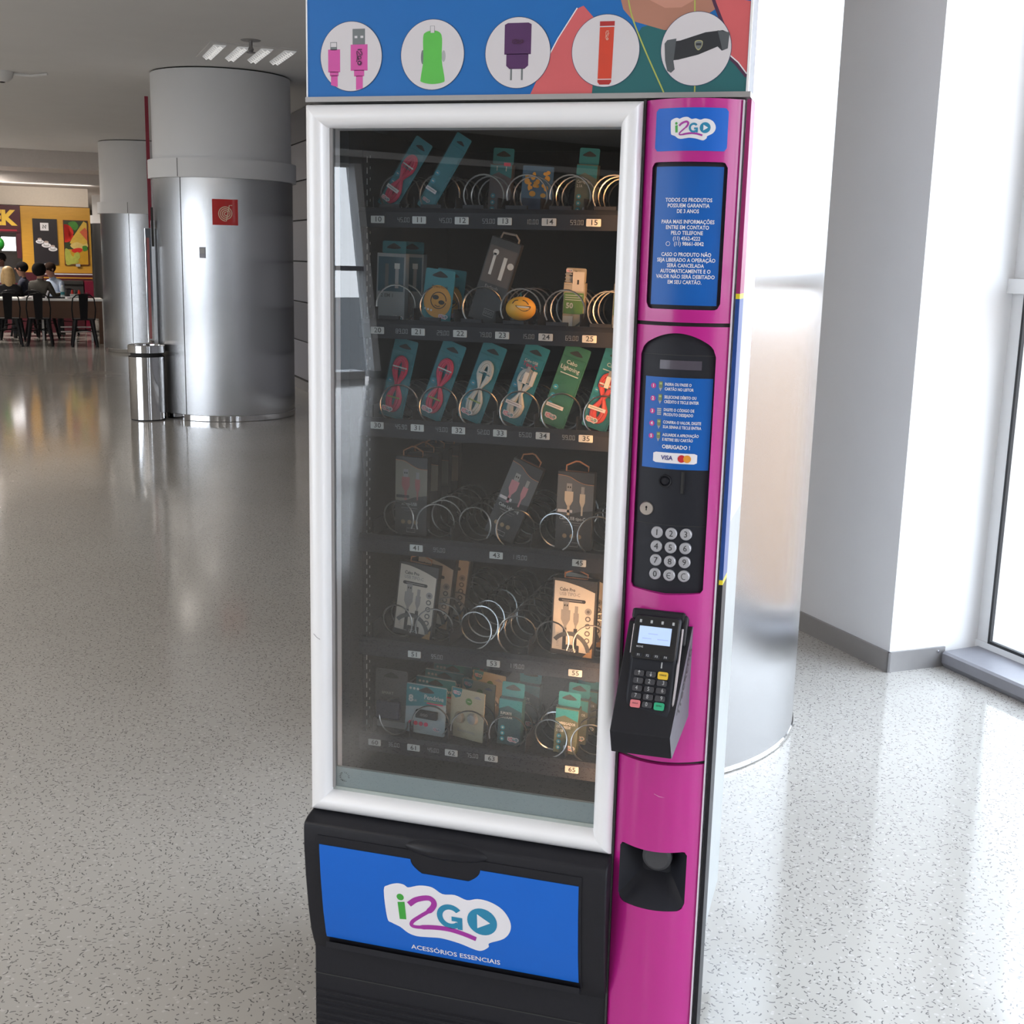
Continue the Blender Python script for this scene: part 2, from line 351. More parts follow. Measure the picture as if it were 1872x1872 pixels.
# ------------------------------------------------------------------ the hall
def struct(o): o['kind'] = 'structure'; return o
GM = Matrix.Translation(U*U0) @ Matrix(((N.x, U.x, 0), (N.y, U.y, 0), (0, 0, 1))).to_4x4()   # grid: x = n, y = u
def hall():
    f = MB(); f.box(-12.6, 3.05, -14, 36, -.2, 0, M_FLOOR, GM); struct(f.build('floor'))
    c = MB(); c.box(-12.7, 3.4, -14.2, 19.5, CEIL, CEIL+.2, M_CEIL, GM); struct(c.build('ceiling'))
    c = MB(); c.box(-12.7, 3.4, 19.5, 36.2, 2.92, 3.4, mat('pale ceiling paint', (.66, .62, .60), .9), GM)
    c.box(-12.7, 3.4, 20.8, 36, 2.72, 2.92, MATS['pale ceiling paint'], GM); struct(c.build('ceiling'))
    # right: pier, its steel skirting, window wall, sill
    p = MB(); p.box(2.693, 3.5, 0, 2.2, 0, CEIL, M_WALLGREY, GM)
    p.v = p.v
    o = p.build('wall_right')
    me = o.data; me.materials.append(M_WHITE)
    for q in me.polygons:
        if q.normal.dot(U) < -.9: q.material_index = 1
    struct(o)
    b = MB(); b.box(2.681, 2.693, -.010, 2.2, 0, .083, M_STEELDARK, GM); b.box(2.681, 2.962, -.010, 0, 0, .083, M_STEELDARK, GM)
    b.lathe([(0, 0), (.006, 0), (.006, .004), (0, .005)], M_CHROME, 10, M=GM @ Matrix.Translation((2.925, -.010, .066)) @ Matrix.Rotation(PI/2, 4, 'X'))
    struct(b.build('baseboard_right'))
    wl = MB(); wl.box(2.70, 2.9, 2.2, 36, 0, CEIL, M_DARK, GM); o = struct(wl.build('wall_back'))
    rows = [0.12, .57, 1.03, 1.5, 1.97, 2.42, 2.85, CEIL]
    k = 0; pm = {}
    for j in range(6):
        for i in range(len(rows)-1):
            u0 = 2.25+j*2.6; key = (i, (i+j*3) % 3 == 1 or (i*7+j) % 5 == 0)
            b = MB(); b.box(2.66, 2.70, u0, u0+2.585, rows[i]+.006, rows[i+1]-.006, M_PANEL_B if key[1] else M_PANEL_A, GM); b.build('panel', o, bevel=.004)
    b = MB(); b.box(2.645, 2.70, 2.2, 18, 0, .11, M_STEELDARK, GM); struct(b.build('baseboard_back'))
    s = MB(); s.prism([(2.94, .022), (2.94, .060), (2.95, .068), (3.13, .075), (3.13, .0), (2.955, .0)], lambda a, z, q: (a, q, z), -14, -.02, M_SILL, GM)
    struct(s.build('trim_1'))
    # window frame
    wn = MB(); F = M_FRAMEWHITE
    wn.box(3.12, 3.22, -14, 0, 0.0, .10, F, GM); wn.box(3.10, 3.22, -14, 0, 1.497, 1.553, F, GM); wn.box(3.12, 3.22, -14, 0, 3.08, CEIL, F, GM)
    for u in [0-.035]+[-2.4*i for i in range(1, 6)]:
        wn.box(3.13, 3.22, u-.035, u+.035, .10, 1.497, F, GM); wn.box(3.13, 3.22, u-.035, u+.035, 1.553, 3.08, F, GM)
    G = M_GASKET
    for (z0, z1) in ((.10, 1.497), (1.553, 3.08)):
        for i in range(6):
            a = -2.4*i-.07 if i == 0 else -2.4*i-.035; bb = max(-14, -2.4*(i+1)+.035)
            for (p0, p1, q0, q1) in ((a-.012, a, z0, z1), (bb, bb+.012, z0, z1), (bb, a, z0, z0+.012), (bb, a, z1-.012, z1)):
                wn.box(3.12, 3.135, p0, p1, q0, q1, G, GM)
    o = struct(wn.build('window_1', bevel=0))
    for (z0, z1) in ((.10, 1.497), (1.553, 3.08)):
        for i in range(6):
            g = MB(); g.box(3.165, 3.173, max(-14, -2.4*(i+1)+.03), -2.4*i-.03, z0, z1, M_GLASSWIN, GM); g.build('pane', o)
    # left window wall, far side of the hall
    lw = MB(); W = mat('dim wall paint', (.30, .30, .29), .7)
    lw.box(-12.6, -12.3, -14, -9.1, 0, CEIL, W, GM); lw.prism([(-9.1, 0), (-8.93, 0), (-8.63, 2.72), (-9.1, 2.72)], lambda u, z, q: (q, u, z), -12.6, -12.3, W, GM); lw.box(-12.6, -12.3, -9.1, 4.3, 2.72, CEIL, W, GM); lw.box(-12.6, -12.3, 4.3, 36, 0, CEIL, W, GM)
    lw.box(-12.6, -12.2, -14, 36, 2.80, 2.88, M_FRAMEWHITE, GM)
    struct(lw.build('wall_left'))
    wn = MB()
    wn.box(-12.6, -12.3, -8.7, 4.3, 0, .10, M_FRAMEWHITE, GM); wn.box(-12.52, -12.3, -8.7, 4.3, 1.39, 1.45, M_SILL, GM); wn.box(-12.52, -12.4, -8.7, 4.3, 2.68, 2.72, M_FRAMEWHITE, GM)
    wn.prism([(-8.93, .1), (-8.83, .1), (-8.53, 2.72), (-8.63, 2.72)], lambda u, z, q: (q, u, z), -12.5, -12.28, M_FRAMEWHITE, GM)
    for i in range(1, 6): wn.box(-12.52, -12.3, -8.7+2.6*i-.05, -8.7+2.6*i+.05, .1, 2.72, M_FRAMEWHITE, GM)
    o = struct(wn.build('window_2'))
    for i in range(5):
        for z0, z1 in ((.1, 1.39), (1.45, 2.68)):
            g = MB(); g.box(-12.46, -12.452, -8.7+2.6*i+(.05 if i else -.25), -8.7+2.6*i+2.55, z0, z1, M_GLASSWIN, GM); g.build('pane', o)
    e = MB(); e.box(-12.6, 3.4, -14.2, -14, 0, CEIL, mat('end wall paint', (.05, .055, .065), .7), GM); struct(e.build('wall_front'))
    e = MB(); e.box(-12.6, 3.4, 36, 36.2, 0, CEIL, W, GM); struct(e.build('wall_far'))
    # outdoors
    g = MB(); g.box(3.6, 70, -70, 80, -.30, -.25, mat('warm paving outside', (.23, .135, .075), .8, scale=2), GM); struct(g.build('trim_2'))
    g = MB(); g.box(3.25, 3.75, -14, 0, -.30, -.06, M_WHITE, GM); struct(g.build('trim_3'))
    g = MB(); g.box(-150, -12.7, -120, 120, -4.2, -4, mat('apron concrete', (.11, .11, .107), .9, scale=.6), GM)
    g.box(-46, -45.5, -120, 120, -4, -3.99, mat('apron yellow line', (.6, .42, .08), .8), GM); struct(g.build('trim_4'))
hall()

# ------------------------------------------------------------------ round columns
def column(c, r, label, seam_a, collar=(2.25, 2.42), rim=.055, cap=CEIL):
    t = thing('round_column', label, 'column', (c[0], c[1], 0), group='steel clad columns')
    s = MB(); s.lathe([(r, rim+.004), (r, collar[0])], M_STEEL, 96); s.build('steel_cladding', t, smooth=30)
    s = MB(); s.lathe([(r-.01, 0), (r+.004, .004), (r+.004, rim), (r-.002, rim+.006)], M_CHROME, 96); s.build('base_ring', t, smooth=30)
    s = MB(); s.lathe([(r-.01, collar[0]), (r+.035, collar[0]), (r+.035, collar[1]), (r-.01, collar[1])], M_COLPAINT, 96); s.build('collar', t, smooth=30)
    s = MB(); s.lathe([(r-.012, collar[1]), (r-.012, cap-.012)], M_COLPAINT, 96); s.build('painted_shaft', t, smooth=30)
    s = MB(); s.lathe([(r-.03, cap-.012), (r-.03, cap+.01)], M_DARK, 64); s.build('shadow_gap', t, smooth=30)
    for a in seam_a:
        s = MB(); M = Matrix.Rotation(a, 4, 'Z'); s.box(r-.01, r+.0012, -.004, .004, .062, collar[0], M_DARK, M); s.box(r-.01, r+.0362, -.003, .003, collar[0]+.004, collar[1]-.002, M_DARK, M)
        s.build('seam', t)
    return t
CR = column((-.009, 2.234), .783, 'large round steel column directly behind the vending machine, near the window', (1.4,), collar=(2.62, 2.79), rim=.014)
C1 = Vector((-5.22, 9.095, 0)); R1 = .663
a1 = math.atan2(-1.995-C1.y, .948-C1.x)
column(C1, R1, 'round steel column with grey painted top and red hose sign', (a1-.62,))
column((-10.30, 15.70), .663, 'grey topped steel column behind the hose sign column, beside the cafe table', (-1.35,), collar=(2.13, 2.30))
column((-15.0, 22.3), .663, 'farthest steel column, partly hidden at the end of the cafe', (-1.2,), collar=(2.13, 2.30), cap=2.92)

def on_col1(a, z, w, h, mb, mt, lift, pts=None):
    P = pts or rect(-w/2, w/2, -h/2, h/2)
    n = len(P); A = sum(P[i][0]*P[(i+1) % n][1]-P[(i+1) % n][0]*P[i][1] for i in range(n))
    if A < 0: P = P[::-1]
    r = R1+lift; vs = []
    for u, v in P:
        q = a+u/r; vs.append((C1.x+r*math.cos(q), C1.y+r*math.sin(q), z+v))
    mb.add(vs, [tuple(range(n))], mt)
# fire hose sign: bent sheet on the column
def hose_sign():
    red = mat('signal red', (.58, .015, .015), .35, coat=.3); cream = mat('cream print', (.82, .62, .45), .5)
    a, z, s = a1+.02, 1.944, .232; t = MB(); n = 12; r = R1+.006
    vs = []; fs = []
    for i in range(n+1):
        q = a+(i/n-.5)*s/r
        for rr in (r, R1-.002):
            for zz in (z-s/2, z+s/2): vs.append((C1.x+rr*math.cos(q), C1.y+rr*math.sin(q), zz))
    for i in range(n):
        b = 4*i; fs += [(b, b+4, b+5, b+1), (b+2, b+3, b+7, b+6), (b+1, b+5, b+7, b+3), (b, b+2, b+6, b+4)]
    fs += [(0, 1, 3, 2), (4*n, 4*n+2, 4*n+3, 4*n+1)]
    t.add(vs, fs, red); o = t.build('hose_sign', smooth=30)
    tag(o, 'square red hose reel sign on the nearest round column', 'sign')
    b = MB(); pts = []
    for i in range(120):
        q = i/119*2*PI*3.6; rr = .008+.060*i/119; pts.append((.005+rr*math.cos(q+1.0), -.012+rr*math.sin(q+1.0)))
    pts += [(pts[-1][0]+.03, .062), (pts[-1][0]+.055, .062)]
    st = stroke(pts, .0085); h = len(pts); r = R1+.0075
    vs = [(C1.x+r*math.cos(a+u/r), C1.y+r*math.sin(a+u/r), z+v) for u, v in st]
    b.add(vs, [(i, i+1, 2*h-2-i, 2*h-1-i)[::-1] for i in range(h-1)], cream); b.build('hose_symbol', o)
    b = MB(); on_col1(a1-.305, 1.575, .057, .10, b, M_SILL, .004); on_col1(a1-.305, 1.59, .045, .05, b, mat('pale notice', (.45, .45, .45), .5), .005)
    tag(b.build('notice_plate'), 'small grey notice plate below and left of the red hose sign', 'notice')
hose_sign()

def hose_cabinet():   # narrow steel totem and red board standing past the left edge of the near column
    lf = Vector((-.874, -.486, 0)); t = thing('hose_cabinet', 'narrow steel hose cabinet with tall red board beside the near column', 'cabinet', tuple(C1+lf*(R1+.006)), math.atan2(.486, .874))
    r = MB(); r.box(-.034, -.002, -.05, -.02, 1.79, 3.0, mat('dark red board', (.22, .01, .03), .4)); r.build('header_board', t)
    b = MB(); b.box(-.066, -.004, -.20, .05, .0, 1.79, M_CHROME); b.build('body', t, bevel=.004)
    b = MB(); b.box(-.050, -.026, -.206, -.20, .75, 1.70, mat('dull red print', (.35, .12, .12), .4)); b.build('red_strip', t)
    b = MB(); b.box(-.004, .030, -.262, -.23, .0, 1.86, M_STEEL); b.build('frame_post', t)
    b = MB(); b.box(.0, .022, -.268, -.262, 1.62, 1.98, M_DARK); b.build('latch', t)
hose_cabinet()

def bin_():
    t = thing('litter_bin', 'polished steel cylindrical litter bin standing beside the round column', 'bin', (-5.66, 8.36, 0))
    r = .165
    b = MB(); b.lathe([(0, .012), (r, .012), (r, .60)], M_CHROME, 48); b.build('body', t, smooth=30)
    b = MB(); b.lathe([(r-.02, .60), (r-.02, .645)], M_DARK, 40); b.build('gap_band', t, smooth=30)
    b = MB(); b.lathe([(r-.03, .640), (r+.006, .640), (r+.006, .705), (r-.004, .712), (r-.03, .705), (r-.035, .64)], M_CHROME, 48); b.build('lid_ring', t, smooth=30)
    b = MB(); b.lathe([(0, 0), (r-.006, 0), (r-.006, .013)], M_GASKET, 40); b.build('foot', t, smooth=30)
bin_()

# ------------------------------------------------------------------ ceiling fittings
def luminaire():
    t = thing('ceiling_luminaire', 'recessed ceiling light with four reflector troughs above the near column', 'light', tuple(un(7.15, 1.40, CEIL)), YAW)
    refl = mat('mirror reflector', (.8, .8, .8), .2, .6, emit=.25)
    f = MB(); f.box(-.34, .36, -.42, .42, -.006, .004, M_CEIL)
    f.build('frame', t)
    for i in range(4):
        x = -.25+i*.19
        tr = MB(); tr.prism([(x-.05, -.008), (x-.02, -.030), (x, -.016), (x+.02, -.030), (x+.05, -.008)], lambda a, z, q: (a, q, z), -.34, .34, refl)
        o = tr.build('reflector_trough', t)
        for k in range(9):
            l = MB(); y = -.32+.08*k; l.prism([(x-.048, -.008), (x-.02, -.036), (x, -.024), (x+.02, -.036), (x+.048, -.008)], lambda a, z, q: (a, q, z), y, y+.006, mat('white louvre', (.85, .84, .82), .35, emit=.45)); l.build('louvre', o)
luminaire()
def sprinkler(u, n, label):
    t = thing('sprinkler_head', label, 'sprinkler', tuple(un(u, n, CEIL)))
    b = MB(); b.lathe([(0, -.004), (.075, -.004), (.08, 0)], M_STEELDARK, 24); b.build('rose', t, smooth=30)
    b = MB(); b.lathe([(.014, -.004), (.014, -.05), (.024, -.07), (.014, -.09)], M_STEELDARK, 12); b.build('body', t, smooth=30)
    b = MB(); b.lathe([(0, -.09), (.035, -.09), (.035, -.095), (0, -.097)], M_STEELDARK, 16); b.build('deflector', t, smooth=30)
sprinkler(6.5, 1.34, 'small sprinkler head hanging just in front of the four trough light')
def dome():
    t = thing('smoke_detector', 'white domed detector on the ceiling at the left edge', 'detector', tuple(un(9.5, -.50, CEIL)))
    b = MB(); b.lathe([(.0, -.10), (.06, -.09), (.10, -.05), (.11, 0)], M_FRAMEWHITE, 24); b.build('dome', t, smooth=40)
    b = MB(); b.lathe([(.02, -.102), (.03, -.095)], M_DARK, 16); b.build('lens', t, smooth=40)
    b = MB(); b.tube([(.10, .05, -.02), (.25, .1, -.03), (.42, .12, -.015)], .014, M_FRAMEWHITE); b.build('bracket', t)
dome()
def vent(u, n):
    b = MB(); b.box(-.10, .12, -.12, .12, -.012, 0, M_DARK, Matrix.Translation(un(u, n, CEIL)) @ Matrix.Rotation(YAW, 4, 'Z')); 
    tag(b.build('ceiling_grille'), 'small dark ceiling grille left of the near column top', 'grille')
vent(17.4, 1.33)
def downlights():
    e = mat('lit diffuser', (1, .96, .9), .5, emit=14); k = 0
    for i, (px, u, n) in enumerate(((5, 20.6, -1.25), (10, 24.2, -1.15), (16, 28.5, -1.05))):
        z = 2.92 if u < 20.8 else 2.72
        t = thing('downlight', ('square ceiling downlight nearest the left edge, first of three', 'second square ceiling downlight above the cafe', 'square ceiling downlight closest to the cafe wall')[i], 'light', tuple(un(u, n, z)), YAW, 'square downlights over the cafe')
        b = MB(); b.box(-.13, .13, -.13, .13, -.012, 0, M_FRAMEWHITE); b.build('frame', t)
        b = MB(); b.box(-.10, .10, -.10, .10, -.018, -.011, e); b.build('diffuser', t)
        area('cafe_lamp', un(u, n, z-.05), (0, 0, -1), .3, .3, 105, (1, .90, .80), up=Vector((0, 1, 0)))
downlights()

# ------------------------------------------------------------------ vending machine
XC, HW, BUL = .6525, .075, .030
def bulge(x, z=0): return -BUL*max(0, 1-((x-XC)/HW)**2)
def lsp(a, b, n): return [a+(b-a)*i/n for i in range(n+1)]
VM = thing('vending_machine', 'tall vending machine with white framed glass door and magenta payment column', 'vending machine')
TRAYS = [1.654, 1.459, 1.280, 1.062, .860, .668]
def seg7(mb, txt, x, z, h, y, mt):
    S = {'0': 'abcdef', '1': 'bc', '2': 'abged', '3': 'abgcd', '4': 'fgbc', '5': 'afgcd', '6': 'afgedc', '7': 'abc', '8': 'abcdefg', '9': 'abcdfg'}
    w_ = h*.5; t = h*.11; cx = x
    for ch in txt:
        if ch == '.':
            mb.box(cx-.1*w_, cx+t*.5, y-.0006, y, z-h/2, z-h/2+t, mt); cx += w_*.28; continue
        for s in S[ch]:
            a = {'a': (0, w_, h/2-t, h/2), 'g': (0, w_, -t/2, t/2), 'd': (0, w_, -h/2, -h/2+t), 'f': (0, t, 0, h/2), 'b': (w_-t, w_, 0, h/2), 'e': (0, t, -h/2, 0), 'c': (w_-t, w_, -h/2, 0)}[s]
            g = t*.25
            mb.box(cx+a[0]+g, cx+a[1]-g, y-.0006, y, z+a[2]+g, z+a[3]-g, mt)
        cx += w_*1.36
def cabinet():
    body = mat('cabinet grey', (.30, .31, .33), .12, var=.03, coat=.8)
    b = MB(); b.box(-.0, .69, .60, .75, .15, 1.828, body); b.box(.585, .69, .06, .60, .15, 1.828, body); b.box(0, .045, .06, .60, .15, 1.828, M_INNER)
    b.box(.045, .585, .06, .60, 1.80, 1.828, M_INNER); b.box(.045, .585, .06, .60, .15, .60, M_INNER); b.build('cabinet', VM)
    b = MB(); b.box(.045, .585, .585, .60, .60, 1.80, M_INNER); b.box(.045, .049, .06, .585, .60, 1.80, M_INNER); b.box(.581, .585, .06, .585, .60, 1.80, mat('dark red brown lining', (.03, .016, .015), .5)); b.build('interior_lining', VM)
    for x in (.05, .64):
        for y in (.12, .68):
            f = MB(); f.lathe([(.018, .15), (.018, .03), (.03, .02), (.03, 0), (0, 0)], M_GASKET, 16, (x, y, 0)); f.build('foot', VM, smooth=30)
    # slotted upright on the left inner wall
    s = MB(); s.box(.049, .0505, .12, .17, .64, 1.78, M_BLACKSOFT)
    for k in range(58):
        z = .66+k*.0190
        s.box(.0505, .0512, .135, .1375, z, z+.0105, M_LCD)
        s.box(.0505, .0512, .150, .1515, z+.009, z+.0135, M_LCD)
    s.build('slotted_upright', VM, kind='stuff')
cabinet()
COILMESH = {}
def coil_mesh(hand, a0, turns=9, pitch=.043, r=.0335):
    key = (hand, round(a0, 2), turns)
    if key not in COILMESH:
        pts = []; n = 26
        for i in range(int(turns*n)+1):
            a = a0-hand*2*PI*i/n; pts.append((r*math.cos(a), pitch*i/n, r*math.sin(a)))
        b = MB(); b.tube(pts, .0016, M_WIRE, 5); o = b.build('coil', smooth=60); COILMESH[key] = o.data; bpy.data.objects.remove(o)
    return COILMESH[key]
def tray(i, zf, labels, prices, coils):
    b = MB(); b.box(.052, .578, .105, .575, zf-.012, zf, M_BLACKSOFT)
    b.prism([(.096, zf-.024), (.094, zf+.002), (.100, zf+.010), (.106, zf+.010), (.106, zf-.024)], lambda y, z, q: (q, y, z), .052, .578, M_BLACKSOFT)
    for k in range(8):
        x = .066+.0775*k
        if i in (3, 4) and k not in (0, 2, 4, 6): continue
        b.box(x-.001, x+.001, .13, .57, zf, zf+.030, M_BLACKSOFT)
    if i < 2:
        for k in range(6): b.box(.09+.0775*k, .128+.0775*k, .098, .106, zf+.010, zf+.016, M_BLACKSOFT)
    o = b.build('tray', VM)
    zl = zf+(-.011, -.010, -.003, -.008, -.011, -.005)[i]
    for t, x in labels:
        g = MB(); g.prism(rrect(x-.0125, x+.0125, zl-.0062, zl+.0062, .001, 2), lambda u, v, q: (u, q, v), .0925, .0948, M_TAG)
        g.text(t, x+.001, zl, .0125, M_INK, y=.0923, bold=.008, sx=1.15); g.build('number_tag', o)
    for t, x in prices:
        g = MB(); seg7(g, t, x-.012, zl, .0085, .0946, M_LCD); g.build('price_digits', o)
    for x, z, hand, a0 in coils:
        c = bpy.data.objects.new('coil', coil_mesh(hand, a0, (4, 4, 4, 6, 9, 4)[i])); COL.objects.link(c); c.parent = o; c.location = (x, .118, z)
LX = [.089, .167, .2455, .323, .4015, .479]
D = math.radians
def trays():
    A = -D(72); Bt = D(200)
    tray(0, TRAYS[0], [('1%d' % k, LX[k]) for k in range(6)], list(zip(('45.00', '45.00', '59.00', '10.00', '59.00'), [x+.049 for x in LX])),
         [(.111, 1.690, 1, D(-35)), (.188, 1.690, 1, D(-80)), (.272, 1.690, 1, D(215)), (.351, 1.690, 1, D(200)), (.428, 1.690, 1, D(195)), (.503, 1.690, 1, D(215))])
    tray(1, TRAYS[1], [('2%d' % k, LX[k]) for k in range(6)], list(zip(('89.00', '29.00', '79.00', '15.00', '69.00'), [x+.047 for x in LX])),
         [(.110, 1.496, 1, D(190)), (.189, 1.496, 1, D(-60)), (.271, 1.496, 1, D(-75)), (.344, 1.496, 1, D(215)), (.424, 1.496, 1, D(215)), (.501, 1.496, 1, D(225))])
    tray(2, TRAYS[2], [('3%d' % k, LX[k]) for k in range(6)], list(zip(('45.90', '49.00', '52.00', '65.00', '99.00'), [x+.047 for x in LX])),
         [(.113+.0772*k, 1.3145, 1, D(-78)) for k in range(6)])
    tray(3, TRAYS[3], [('41', .167), ('43', .321), ('45', .475)], [('95.00', .212), ('119.00', .362)],
         [(.117, 1.098, -1, D(-25)), (.190, 1.098, 1, D(205)), (.267, 1.098, -1, D(-35)), (.344, 1.098, 1, D(240)), (.421, 1.098, -1, D(-60)), (.497, 1.098, 1, D(240))])
    tray(4, TRAYS[4], [('51', .165), ('53', .320), ('55', .475)], [('95.00', .210), ('119.00', .362)],
         [(.116, .896, -1, D(-25)), (.190, .896, 1, D(205)), (.271, .896, -1, D(-100)), (.350, .896, 1, D(-65)), (.421, .896, -1, D(-25)), (.496, .896, 1, D(210))])
    tray(5, TRAYS[5], [('60', .085), ('61', .165), ('62', .241), ('63', .320), ('65', .475)], [('36.00', .125), ('45.00', .205), ('75.00', .283)],
         [(.110, .703, 1, D(0)), (.185, .703, 1, D(190)), (.264, .703, 1, D(190)), (.340, .703, 1, D(200)), (.423, .703, -1, D(-80)), (.498, .703, 1, D(-100))])
trays()
# warm strip lamp standing inside the right edge of the door
def strip_lamp():
    b = MB(); b.tube([(.556, .045, .60), (.556, .045, 1.76)], .006, mat('warm lamp tube', (1, .62, .30), .4, emit=5), 8); b.build('lamp_tube', VM, smooth=40, label='warm lamp tube inside the right edge of the door')
    area('strip_lamp', (.550, .047, .92), (-1, .75, .05), .012, .64, 1.5, (1, .50, .22)).data.spread = D(100)
    area('strip_lamp', (.550, .047, 1.50), (-1, .60, .0), .012, .52, .8, (1, .46, .16)).data.spread = D(110)
strip_lamp()
def door():
    # mitred rails with a rounded section
    prof = [(0, .05), (0, -.004), (.003, -.012), (.009, -.017), (.018, -.0185), (.026, -.016), (.032, -.009), (.0355, .0), (.0365, .012), (.0365, .05)]
    X0, X1, Z0, Z1 = 0, .5745, .559, 1.8255
    cor = [(X0, Z0, 1, 1), (X1, Z0, -1, 1), (X1, Z1, -1, -1), (X0, Z1, 1, -1)]
    for k in range(4):
        a, c = cor[k], cor[(k+1) % 4]; vs = []
        for q in (a, c):
            for d, y in prof: vs.append((q[0]+q[2]*d, y, q[1]+q[3]*d))
        n = len(prof); fs = [(i, i+1, n+i+1, n+i) for i in range(n-1)]
        if k in (0, 1, 2, 3): fs = [f[::-1] for f in fs]
        b = MB(); b.add(vs, fs, M_ALU); b.build('frame_rail', VM, smooth=50)
    b = MB(); b.plate(rect(.0365, .5380, .5955, 1.789), .012, M_GLASSDOOR, .0); b.v = b.v[:4]; b.f = [(0, 1, 2, 3)]; b.mi = [0]
    b.build('door_glass', VM)
    b = MB(); b.box(.036, .5385, .013, .020, .5955, .640, M_KICK); b.box(.036, .5385, .010, .014, .5945, .602, M_KICK); b.box(.036, .0415, .008, .02, .60, 1.79, M_STEELDARK); b.build('glass_band', VM)
    s = MB(); cx, cz = .058, .622
    for k, ch in enumerate('EN 12150  TEMPER'):
        if ch == ' ': continue
        a = PI*.85-k*2*PI/16; M = Matrix.Translation((cx+.0085*math.cos(a), .0128, cz+.0085*math.sin(a))) @ Matrix.Rotation(-(a-PI/2), 4, 'Y')
        s.text(ch, 0, 0, .0042, M_INK, y=0, M=M, bold=.02)
    s.build('round_stamp', VM)
    # scratch on the left rail
    s = MB(); s.tube([(.012, -.0185, .905), (.018, -.0188, .899), (.024, -.0172, .895)], .0004, M_SILL, 4); s.build('scratch', VM)
    # black backing of the door, edge strip on the right
    b = MB(); b.box(.5745, .7285, .035, .06, .06, 1.8275, M_DARK); b.box(.5745, .578, -.006, .01, .06, 1.8275, M_DARK); b.box(.002, .5745, .03, .06, .06, .5585, M_DARK); b.build('door_core', VM)
    b = MB(); zz = [.06, 1.062, 1.070, 1.527, 1.535, 1.8275]
    for i, m in enumerate((M_BLACK, mat('yellow stripe', (.75, .62, .02), .4), mat('navy edge', (.012, .06, .26), .35), MATS['yellow stripe'], mat('dark magenta edge', (.30, .012, .12), .35))):
        b.box(.7325, .739, .002, .06, zz[i], zz[i+1], m)
    b.build('edge_strip', VM)
    b = MB(); b.box(.7272, .7295, -.004, .03, .06, 1.826, mat('pale edge bead', (.72, .66, .74), .3)); b.build('edge_bead', VM)
    # thin wrap on the cabinet side, window glare and reflections painted into its colours
    b = MB(); b.box(.69, .6905, .07, .75, .15, 1.06, mat('side sheet reflection', (.40, .42, .42), .35, spec=.25)); b.box(.69, .6905, .07, .75, 1.06, 1.53, mat('glare on blue side print', (.62, .68, .86), .35, spec=.25)); b.box(.69, .6905, .07, .75, 1.53, 1.828, mat('glare on pink side print', (.86, .70, .80), .35, spec=.25)); b.build('side_wrap', VM)
door()

